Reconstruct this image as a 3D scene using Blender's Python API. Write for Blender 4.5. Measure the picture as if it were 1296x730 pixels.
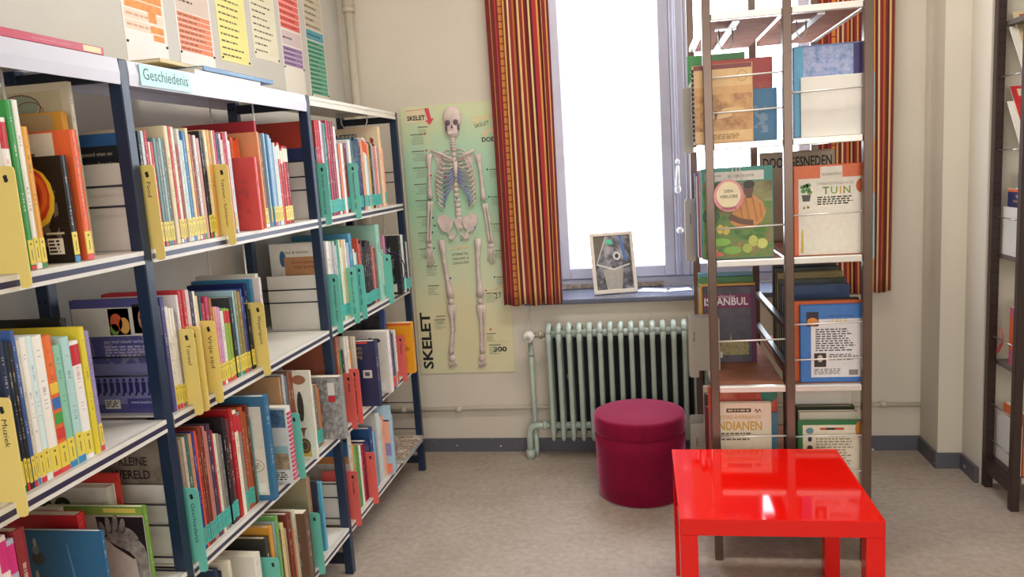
import bpy, math, random
from mathutils import Vector, Matrix
random.seed(7)
for o in list(bpy.data.objects): bpy.data.objects.remove(o)
SC = bpy.context.scene
COL = SC.collection

# ---------------------------------------------------------------- camera
cam_d = bpy.data.cameras.new('camera'); cam = bpy.data.objects.new('camera', cam_d); COL.objects.link(cam)
F, YAW, PIT, ROL, CAMH = 993.97, -.1694, .1514, -.064, 1.4594
cy, sy, cp, sp, cr, sr = math.cos(YAW), math.sin(YAW), math.cos(PIT), math.sin(PIT), math.cos(ROL), math.sin(ROL)
fw = Vector((sy*cp, cy*cp, -sp)); rt = Vector((cy, -sy, 0)); up = rt.cross(fw)
r2 = cr*rt + sr*up; u2 = -sr*rt + cr*up
M = Matrix((r2, u2, -fw)).transposed().to_4x4(); M.translation = (0, 0, CAMH)
cam.matrix_world = M
cam_d.sensor_fit = 'HORIZONTAL'; cam_d.sensor_width = 36; cam_d.lens = F/1296*36; cam_d.clip_start = .02
SC.camera = cam

# ---------------------------------------------------------------- world, lights, exposure
wd = bpy.data.worlds.new('world'); SC.world = wd; wd.use_nodes = True
wd.node_tree.nodes['Background'].inputs[0].default_value = (.80, .88, 1, 1)
wd.node_tree.nodes['Background'].inputs[1].default_value = 1.0
def area(name, loc, target, sx, sy_, power, col):
    l = bpy.data.lights.new(name, 'AREA'); l.shape = 'RECTANGLE'; l.size = sx; l.size_y = sy_; l.energy = power; l.color = col
    o = bpy.data.objects.new(name, l); COL.objects.link(o); o.location = loc
    o.rotation_euler = (Vector(target)-Vector(loc)).to_track_quat('-Z', 'Y').to_euler()
    return o
area('front_fill_light', (.7, -2.42, 1.75), (.7, 3, 1.45), 2.6, 1.7, 62, (1, .965, .92))  # added fill behind the viewer for camera-facing surfaces; no window stands there
area('ceiling_fill_light', (.2, 2.45, 2.98), (.2, 2.45, 0), 1.3, .26, 25, (1, .93, .83))  # added overhead fill, placed to even out the light toward the back wall
area('ceiling_fill_light_rear', (.2, .1, 2.98), (.2, .1, 0), 1.3, .26, 8, (1, .96, .90))  # weaker overhead fill added above the viewer
PANE = 8.0
vs = SC.view_settings
vs.view_transform = 'Standard'; vs.look = 'None'; vs.gamma = 1; vs.use_curve_mapping = False; vs.exposure = 0.27

# ---------------------------------------------------------------- helpers
def lin(h):
    if not isinstance(h, str): return tuple(h)
    c = [int(h[i:i+2], 16)/255 for i in (0, 2, 4)]
    return tuple(v/12.92 if v <= .04045 else ((v+.055)/1.055)**2.4 for v in c)
MATS = {}
def nt(name):
    m = bpy.data.materials.new(name); m.use_nodes = True
    return m, m.node_tree.nodes, m.node_tree.links, m.node_tree.nodes['Principled BSDF']
def paint(h, rough=.5, metal=0, var=.08, scale=18, bump=0, bscale=200, coat=0, spec=.5, trans=0, sheen=0):
    key = (h, rough, metal, var, scale, bump, bscale, coat, spec, trans, sheen)
    if key in MATS: return MATS[key]
    m, N, L, b = nt('surface_%s' % (h if isinstance(h, str) else 'c'))
    c = lin(h)
    b.inputs['Roughness'].default_value = rough; b.inputs['Metallic'].default_value = metal
    b.inputs['Specular IOR Level'].default_value = spec
    if sheen: b.inputs['Sheen Weight'].default_value = sheen; b.inputs['Sheen Roughness'].default_value = .35; b.inputs['Sheen Tint'].default_value = (1, .30, .55, 1)
    if coat: b.inputs['Coat Weight'].default_value = coat; b.inputs['Coat Roughness'].default_value = .05
    tc = N.new('ShaderNodeTexCoord')
    if var:
        n = N.new('ShaderNodeTexNoise'); n.inputs['Scale'].default_value = scale; n.inputs['Detail'].default_value = 4
        L.new(tc.outputs['Object'], n.inputs['Vector'])
        r = N.new('ShaderNodeMapRange'); r.inputs[1].default_value = .3; r.inputs[2].default_value = .7; r.inputs[3].default_value = 1-var; r.inputs[4].default_value = 1+var
        L.new(n.outputs['Fac'], r.inputs[0])
        v = N.new('ShaderNodeVectorMath'); v.operation = 'SCALE'; v.inputs[0].default_value = c; L.new(r.outputs[0], v.inputs['Scale'])
        L.new(v.outputs[0], b.inputs['Base Color'])
    else: b.inputs['Base Color'].default_value = (*c, 1)
    if bump:
        n2 = N.new('ShaderNodeTexNoise'); n2.inputs['Scale'].default_value = bscale; n2.inputs['Detail'].default_value = 3
        L.new(tc.outputs['Object'], n2.inputs['Vector'])
        bp = N.new('ShaderNodeBump'); bp.inputs['Strength'].default_value = bump; bp.inputs['Distance'].default_value = .002
        L.new(n2.outputs['Fac'], bp.inputs['Height']); L.new(bp.outputs[0], b.inputs['Normal'])
    if trans:
        t = N.new('ShaderNodeBsdfTranslucent'); t.inputs[0].default_value = (*c, 1)
        mx = N.new('ShaderNodeMixShader'); mx.inputs[0].default_value = trans
        out = N['Material Output']; L.new(b.outputs[0], mx.inputs[1]); L.new(t.outputs[0], mx.inputs[2]); L.new(mx.outputs[0], out.inputs[0])
    MATS[key] = m
    return m
def cover_mat(h, acc=None, band=False):
    key = ('cover', h, acc, band)
    if key in MATS: return MATS[key]
    m, N, L, b = nt('book_cover')
    c = lin(h)
    lum = .3*c[0]+.6*c[1]+.1*c[2]
    a = lin(acc) if acc else ((.05, .05, .08) if lum > .25 else (.75, .70, .6))
    b.inputs['Roughness'].default_value = .38
    tc = N.new('ShaderNodeTexCoord'); s = N.new('ShaderNodeSeparateXYZ'); L.new(tc.outputs['Generated'], s.inputs[0])
    def mth(op, x, y=None):
        n = N.new('ShaderNodeMath'); n.operation = op
        for i, q in enumerate((x, y)):
            if q is None: continue
            if isinstance(q, (int, float)): n.inputs[i].default_value = q
            else: L.new(q, n.inputs[i])
        return n.outputs[0]
    gx, gy, gz = s.outputs
    spine = mth('GREATER_THAN', gx, .985)
    mid = mth('LESS_THAN', mth('ABSOLUTE', mth('SUBTRACT', gy, .5)), .17)
    zone = mth('MULTIPLY', mth('GREATER_THAN', gz, .34), mth('LESS_THAN', gz, .9))
    wn = N.new('ShaderNodeTexWhiteNoise'); wn.noise_dimensions = '1D'
    L.new(mth('FLOOR', mth('MULTIPLY', gz, 120.0)), wn.inputs['W'])
    word = N.new('ShaderNodeTexNoise'); word.noise_dimensions = '1D'; word.inputs['Scale'].default_value = 5.0
    oi = N.new('ShaderNodeObjectInfo')
    L.new(mth('ADD', gz, mth('MULTIPLY', oi.outputs['Random'], 40)), word.inputs['W'])
    letters = mth('MULTIPLY', mth('GREATER_THAN', wn.outputs['Value'], .45), mth('GREATER_THAN', word.outputs['Fac'], .5))
    msk = mth('MULTIPLY', mth('MULTIPLY', spine, mid), mth('MULTIPLY', zone, letters))
    msk = mth('MULTIPLY', msk, .42)
    # printed title and picture block on the cover sides
    cov = mth('SUBTRACT', 1, spine)
    inx = mth('LESS_THAN', mth('ABSOLUTE', mth('SUBTRACT', gx, .5)), .36)
    n3 = N.new('ShaderNodeTexNoise'); n3.inputs['Scale'].default_value = 7; n3.inputs['Detail'].default_value = 5; L.new(tc.outputs['Generated'], n3.inputs['Vector'])
    pic = mth('MULTIPLY', mth('MULTIPLY', inx, cov), mth('MULTIPLY', mth('LESS_THAN', mth('ABSOLUTE', mth('SUBTRACT', gz, .42)), .26), mth('GREATER_THAN', n3.outputs['Fac'], .52)))
    msk = mth('MAXIMUM', msk, mth('MULTIPLY', pic, .18))
    if band:
        msk = mth('MAXIMUM', msk, mth('MULTIPLY', spine, mth('MULTIPLY', mth('GREATER_THAN', gz, .80), mth('LESS_THAN', gz, .97))))
    mx = N.new('ShaderNodeMix'); mx.data_type = 'RGBA'
    L.new(msk, mx.inputs[0]); mx.inputs[6].default_value = (*c, 1); mx.inputs[7].default_value = (*a, 1)
    L.new(mx.outputs[2], b.inputs['Base Color'])
    MATS[key] = m
    return m
class MB:
    def __init__(s): s.v = []; s.f = []; s.uv = None
    def box(s, x0, x1, y0, y1, z0, z1):
        n = len(s.v); s.v += [(x0,y0,z0),(x1,y0,z0),(x1,y1,z0),(x0,y1,z0),(x0,y0,z1),(x1,y0,z1),(x1,y1,z1),(x0,y1,z1)]
        s.f += [tuple(n+i for i in q) for q in ((0,3,2,1),(4,5,6,7),(0,1,5,4),(1,2,6,5),(2,3,7,6),(3,0,4,7))]
        return s
    def cbox(s, x0, x1, y0, y1, z0, z1, c=.003):
        n = len(s.v); lo = (x0,y0,z0); hi = (x1,y1,z1); idx = {}
        for i in range(8):
            sg = [(i >> k) & 1 for k in range(3)]
            for a in range(3):
                p = [0]*3
                for k in range(3):
                    e = hi[k] if sg[k] else lo[k]
                    p[k] = e if k == a else (e-c if sg[k] else e+c)
                idx[(i, a)] = len(s.v); s.v.append(tuple(p))
        def add(q, out):
            P = [Vector(s.v[i]) for i in q]; nn = (P[1]-P[0]).cross(P[2]-P[1])
            s.f.append(tuple(q) if nn.dot(Vector(out)) > 0 else tuple(reversed(q)))
        for a in range(3):
            b_, c_ = [k for k in range(3) if k != a]
            for sd in (0, 1):
                q = []
                for (pb, pc) in ((0,0),(1,0),(1,1),(0,1)):
                    q.append(idx[((sd << a)|(pb << b_)|(pc << c_), a)])
                o = [0]*3; o[a] = 1 if sd else -1; add(q, o)
        for a in range(3):
            b_, c_ = [k for k in range(3) if k != a]
            for pb in (0,1):
                for pc in (0,1):
                    i0 = (pb << b_)|(pc << c_); i1 = i0|(1 << a)
                    o = [0]*3; o[b_] = 1 if pb else -1; o[c_] = 1 if pc else -1
                    add([idx[(i0,b_)], idx[(i1,b_)], idx[(i1,c_)], idx[(i0,c_)]], o)
        for i in range(8):
            add([idx[(i,0)], idx[(i,1)], idx[(i,2)]], [1 if (i >> k)&1 else -1 for k in range(3)])
        return s
    def tube(s, pts, r, n=8, cap=True):
        pts = [Vector(p) for p in pts]; rs = r if isinstance(r, (list, tuple)) else [r]*len(pts)
        base = len(s.v); prev = None
        for i, p in enumerate(pts):
            t = (pts[min(i+1, len(pts)-1)]-pts[max(i-1, 0)]).normalized()
            if prev is None: a = t.orthogonal().normalized()
            else: a = (prev - t*prev.dot(t)).normalized()
            prev = a; b = t.cross(a)
            for k in range(n):
                g = 2*math.pi*k/n; s.v.append(tuple(p+(a*math.cos(g)+b*math.sin(g))*rs[i]))
        for i in range(len(pts)-1):
            for k in range(n):
                a0 = base+i*n+k; a1 = base+i*n+(k+1) % n
                s.f.append((a0, a1, a1+n, a0+n))
        if cap:
            s.f.append(tuple(base+k for k in reversed(range(n)))); s.f.append(tuple(base+(len(pts)-1)*n+k for k in range(n)))
        return s
    def lathe(s, prof, n=24, c=(0,0,0)):
        base = len(s.v)
        for (r, z) in prof:
            for k in range(n):
                g = 2*math.pi*k/n; s.v.append((c[0]+r*math.cos(g), c[1]+r*math.sin(g), c[2]+z))
        for i in range(len(prof)-1):
            for k in range(n):
                a0 = base+i*n+k; a1 = base+i*n+(k+1) % n; s.f.append((a0, a1, a1+n, a0+n))
        s.f.append(tuple(base+k for k in reversed(range(n)))); s.f.append(tuple(base+(len(prof)-1)*n+k for k in range(n)))
        return s
    def prism(s, poly, axis, a0, a1):
        # poly in the two other axes, counter-clockwise; axis 'x','y','z'
        n = len(s.v); k = len(poly)
        def mk(p, a):
            return {'x': (a, p[0], p[1]), 'y': (p[0], a, p[1]), 'z': (p[0], p[1], a)}[axis]
        s.v += [mk(p, a0) for p in poly]+[mk(p, a1) for p in poly]
        fl = axis == 'y'
        f0 = tuple(n+i for i in range(k)); f1 = tuple(n+k+i for i in range(k))
        s.f += [f0 if fl else f0[::-1], f1[::-1] if fl else f1]
        for i in range(k):
            j = (i+1) % k; q = (n+i, n+j, n+k+j, n+k+i); s.f.append(q[::-1] if fl else q)
        return s
    def ell(s, c, rx, ry, rz, n=10, m=6):
        base = len(s.v)
        for i in range(1, m):
            t = math.pi*i/m
            for k in range(n):
                g = 2*math.pi*k/n; s.v.append((c[0]+rx*math.sin(t)*math.cos(g), c[1]+ry*math.sin(t)*math.sin(g), c[2]-rz*math.cos(t)))
        a = len(s.v); s.v += [(c[0], c[1], c[2]-rz), (c[0], c[1], c[2]+rz)]
        for i in range(m-2):
            for k in range(n):
                a0 = base+i*n+k; a1 = base+i*n+(k+1) % n; s.f.append((a0, a1, a1+n, a0+n))
        for k in range(n):
            s.f.append((a, base+(k+1) % n, base+k)); s.f.append((a+1, base+(m-2)*n+k, base+(m-2)*n+(k+1) % n))
        return s
    def off(s, d):
        s.v = [(x-d[0], y-d[1], z-d[2]) for x, y, z in s.v]; return s
    def build(s, name, mat, parent=None, world=True, smooth=False):
        if parent is not None and world: s.off(parent.location)
        me = bpy.data.meshes.new(name); me.from_pydata(s.v, [], s.f)
        if mat: me.materials.append(mat)
        if smooth:
            for p in me.polygons: p.use_smooth = True
        o = bpy.data.objects.new(name, me); COL.objects.link(o)
        if parent is not None: o.parent = parent
        return o
def B(): return MB()
def tag(o, label=None, cat=None, group=None, kind=None):
    if label: o['label'] = label
    if cat: o['category'] = cat
    if group: o['group'] = group
    if kind: o['kind'] = kind
    return o
def empty(name, loc, label, cat, group=None, rz=0, kind=None):
    o = bpy.data.objects.new(name, None); COL.objects.link(o); o.location = loc; o.rotation_euler = (0, 0, rz); o.empty_display_size = .05
    return tag(o, label, cat, group, kind)
def struct(o): o['kind'] = 'structure'; return o
TXT = {}
def text(parent, s, org, u, v, h=None, w=None, mat=None, name='lettering', align='l', world=True, bold=0):
    """flat lettering: org = baseline start, u = reading direction, v = letter-up direction"""
    key = (s, bold)
    if key not in TXT:
        cu = bpy.data.curves.new('t', 'FONT'); cu.body = s; cu.resolution_u = 2; cu.offset = bold
        ob = bpy.data.objects.new('t', cu); COL.objects.link(ob)
        dg = bpy.context.evaluated_depsgraph_get()
        me = bpy.data.meshes.new_from_object(ob.evaluated_get(dg))
        vs_ = [tuple(x.co) for x in me.vertices]; fs_ = [tuple(p.vertices) for p in me.polygons]
        bpy.data.objects.remove(ob); bpy.data.curves.remove(cu); bpy.data.meshes.remove(me)
        x0 = min(p[0] for p in vs_); x1 = max(p[0] for p in vs_); y1 = max(p[1] for p in vs_)
        TXT[key] = ([((p[0]-x0), p[1]) for p in vs_], fs_, x1-x0, y1)
    V, Fc, W_, H_ = TXT[key]
    sy_ = h/H_ if h else w/W_
    sx_ = w/W_ if w else sy_
    u = Vector(u).normalized(); v = Vector(v).normalized(); org = Vector(org)
    if align == 'c': org = org-u*(W_*sx_/2)
    b = MB(); b.v = [tuple(org+u*(x*sx_)+v*(y*sy_)) for x, y in V]; b.f = list(Fc)
    return b.build(name, mat or INK, parent, world)
INK = paint('1c1c22', .6, var=0)
UX, UY, UZ = (1,0,0), (0,1,0), (0,0,1)

# ================================================================ the setting
def wall_mat(h, var=.05):
    key = ('wall', h)
    if key in MATS: return MATS[key]
    m, N, L, b = nt('painted_plaster_'+h); c = lin(h)
    b.inputs['Roughness'].default_value = .75
    tc = N.new('ShaderNodeTexCoord'); n = N.new('ShaderNodeTexNoise'); n.inputs['Scale'].default_value = 1.6; n.inputs['Detail'].default_value = 6
    L.new(tc.outputs['Object'], n.inputs['Vector'])
    r = N.new('ShaderNodeMapRange'); r.inputs[1].default_value = .3; r.inputs[2].default_value = .7; r.inputs[3].default_value = 1-var; r.inputs[4].default_value = 1+var
    L.new(n.outputs['Fac'], r.inputs[0])
    v = N.new('ShaderNodeVectorMath'); v.operation = 'SCALE'; v.inputs[0].default_value = c; L.new(r.outputs[0], v.inputs['Scale']); L.new(v.outputs[0], b.inputs['Base Color'])
    n2 = N.new('ShaderNodeTexNoise'); n2.inputs['Scale'].default_value = 90; n2.inputs['Detail'].default_value = 4; L.new(tc.outputs['Object'], n2.inputs['Vector'])
    bp = N.new('ShaderNodeBump'); bp.inputs['Strength'].default_value = .12; bp.inputs['Distance'].default_value = .004
    L.new(n2.outputs['Fac'], bp.inputs['Height']); L.new(bp.outputs[0], b.inputs['Normal'])
    MATS[key] = m; return m
def floor_mat():
    m, N, L, b = nt('worn_concrete_floor')
    tc = N.new('ShaderNodeTexCoord')
    n = N.new('ShaderNodeTexNoise'); n.inputs['Scale'].default_value = 2.2; n.inputs['Detail'].default_value = 8; n.inputs['Roughness'].default_value = .6
    n2 = N.new('ShaderNodeTexNoise'); n2.inputs['Scale'].default_value = 38; n2.inputs['Detail'].default_value = 6
    L.new(tc.outputs['Object'], n.inputs['Vector']); L.new(tc.outputs['Object'], n2.inputs['Vector'])
    cr_ = N.new('ShaderNodeValToRGB'); cr_.color_ramp.elements[0].position = .3; cr_.color_ramp.elements[1].position = .72
    cr_.color_ramp.elements[0].color = (*lin('a09183'), 1); cr_.color_ramp.elements[1].color = (*lin('b6a99d'), 1)
    L.new(n.outputs['Fac'], cr_.inputs[0])
    r = N.new('ShaderNodeMapRange'); r.inputs[1].default_value = .25; r.inputs[2].default_value = .75; r.inputs[3].default_value = .82; r.inputs[4].default_value = 1.14
    L.new(n2.outputs['Fac'], r.inputs[0])
    v = N.new('ShaderNodeVectorMath'); v.operation = 'SCALE'; L.new(cr_.outputs[0], v.inputs[0]); L.new(r.outputs[0], v.inputs['Scale'])
    L.new(v.outputs[0], b.inputs['Base Color'])
    rr = N.new('ShaderNodeMapRange'); rr.inputs[3].default_value = .42; rr.inputs[4].default_value = .7; L.new(n.outputs['Fac'], rr.inputs[0]); L.new(rr.outputs[0], b.inputs['Roughness'])
    bp = N.new('ShaderNodeBump'); bp.inputs['Strength'].default_value = .1; bp.inputs['Distance'].default_value = .003
    L.new(n2.outputs['Fac'], bp.inputs['Height']); L.new(bp.outputs[0], b.inputs['Normal'])
    return m
XL, YW, XR, YF, ZC = -1.45, 3.876, 3.0, -2.5, 3.05
WX0, WX1, WZ0, WZ1, WY = -.49, .89, .775, 2.72, 4.20
WALL = wall_mat('d6cdbf'); WALLR = wall_mat('d8d1c2')
struct(B().box(XL-.2, XR+.2, YF-.2, 4.4, -.1, 0).build('floor', floor_mat()))
struct(B().box(XL-.2, XR+.2, YF-.2, 4.4, ZC, ZC+.1).build('ceiling', wall_mat('e4e0d6')))
struct(B().box(XL-.2, XL, YF-.2, 4.4, 0, ZC).build('wall_left', wall_mat('ccc8c0')))
struct(B().box(XL, WX0, YW, 4.4, 0, ZC).box(WX1, 1.275, YW, 4.4, 0, ZC).box(WX0, WX1, YW, 4.4, 0, WZ0).box(WX0, WX1, YW, 4.4, WZ1, ZC).build('wall_back', WALL))
struct(B().prism([(1.275,4.4),(1.275,3.647),(1.377,3.647),(1.383,3.47),(XR,3.47),(XR,4.4)], 'z', 0, ZC).build('wall_right_pillar', WALLR))
struct(B().box(XR, XR+.2, YF-.2, 4.4, 0, ZC).build('wall_right', WALLR))
struct(B().box(XL, XR, YF-.2, YF, 0, ZC).build('wall_front', WALL))
def chip_mat():
    m, N, L, b = nt('chipped_grey_baseboard_paint'); b.inputs['Roughness'].default_value = .45
    tc = N.new('ShaderNodeTexCoord'); n = N.new('ShaderNodeTexNoise'); n.inputs['Scale'].default_value = 26; n.inputs['Detail'].default_value = 5
    L.new(tc.outputs['Object'], n.inputs['Vector'])
    cr_ = N.new('ShaderNodeValToRGB'); e = cr_.color_ramp.elements; e[0].position = .695; e[0].color = (*lin('5c5c66'), 1); e[1].position = .705; e[1].color = (*lin('e8e4dc'), 1)
    L.new(n.outputs['Fac'], cr_.inputs[0]); L.new(cr_.outputs[0], b.inputs['Base Color']); return m
CH = chip_mat()
struct(B().box(XL, 1.275, YW-.012, YW, 0, .071).build('baseboard_back', CH))
struct(B().box(1.263, 1.275, 3.635, YW-.012, 0, .071).box(1.275, 1.377, 3.635, 3.647, 0, .071).box(1.365, 1.377, 3.47, 3.635, 0, .071).build('baseboard_right', CH))
struct(B().box(XL, XL+.012, YF, YW-.012, 0, .071).build('baseboard_left', CH))
# sill
SLATE = paint('5f6478', .22, var=.15, scale=9)
struct(B().cbox(-.60, 1.0, 3.835, YW, .775, .80, .004).build('trim_1', SLATE))
struct(B().box(WX0+.001, WX1-.001, YW, WY-.03, WZ0, .80).build('trim_2', SLATE))
# window
WF = paint('a8a9bb', .4, var=.05, scale=12)
win = empty('window_1', (.2, WY, .80), 'tall grey casement window with two frosted panes', 'window', kind='structure')
f = B(); f.cbox(WX0, WX0+.05, WY-.03, WY+.05, .80, WZ1, .004); f.cbox(WX1-.05, WX1, WY-.03, WY+.05, .80, WZ1, .004); f.cbox(WX0+.05, WX1-.05, WY-.03, WY+.05, .80, .85, .004); f.cbox(WX0+.05, WX1-.05, WY-.03, WY+.05, WZ1-.05, WZ1, .004)
f.build('window_frame', WF, win)
def pane_mat(name, col, st):
    m, N, L, b = nt(name)
    tc = N.new('ShaderNodeTexCoord'); n = N.new('ShaderNodeTexNoise'); n.inputs['Scale'].default_value = 60; L.new(tc.outputs['Object'], n.inputs['Vector'])
    r = N.new('ShaderNodeMapRange'); r.inputs[3].default_value = st*.92; r.inputs[4].default_value = st*1.08; L.new(n.outputs['Fac'], r.inputs[0])
    b.inputs['Base Color'].default_value = (.8, .8, .8, 1); b.inputs['Roughness'].default_value = .35
    b.inputs['Emission Color'].default_value = (*col, 1); L.new(r.outputs[0], b.inputs['Emission Strength'])
    return m
PLO = pane_mat('frosted_daylit_glass', (.80, .89, 1), PANE); PHI = pane_mat('clear_daylit_glass', (.86, .93, 1), PANE*1.4)
for x0, x1 in ((WX0+.052, .165), (.235, WX1-.052)):
    s_ = B(); w = .052
    s_.cbox(x0, x0+w, WY-.045, WY, .852, WZ1-.052, .005); s_.cbox(x1-w-.005, x1, WY-.045, WY, .852, WZ1-.052, .005)
    s_.cbox(x0+w, x1-w-.005, WY-.045, WY, .852, .912, .005); s_.cbox(x0+w, x1-w-.005, WY-.045, WY, WZ1-.11, WZ1-.052, .005)
    sash = s_.build('sash', WF, win)
    B().box(x0+w-.004, x1-w-.001, WY-.024, WY-.016, .908, 2.094).build('pane', PLO, win)
    B().box(x0+w-.004, x1-w-.001, WY-.024, WY-.016, 2.0945, WZ1-.108).build('pane', PHI, win)
B().cbox(.165, .235, WY-.055, WY-.0, .852, WZ1-.052, .006).build('meeting_stile', WF, win)
B().tube([(.19, WY-.066, .86), (.19, WY-.066, WZ1-.06)], .008, 8).build('lock_rod', WF, win, smooth=True)
k = B(); k.ell((.19, WY-.08, 1.09), .018, .018, .018); k.tube([(.19, WY-.07, 1.09), (.19, WY-.055, 1.09)], .012); k.build('rod_knob', paint('d8d6dc', .25), win, smooth=True)
k = B(); k.tube([(.185, WY-.075, 1.32), (.186, WY-.085, 1.36), (.188, WY-.085, 1.42)], [.014, .011, .008]); k.ell((.186, WY-.08, 1.30), .016, .012, .022); k.ell((.188, WY-.08, 1.44), .012, .012, .014); k.build('rod_handle', paint('d8d6dc', .25), win, smooth=True)
B().box(-.43, .1, WY-.058, WY-.046, .803, .826).build('weather_bar', paint('8a7c70', .8, var=.5, scale=40), win)
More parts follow.
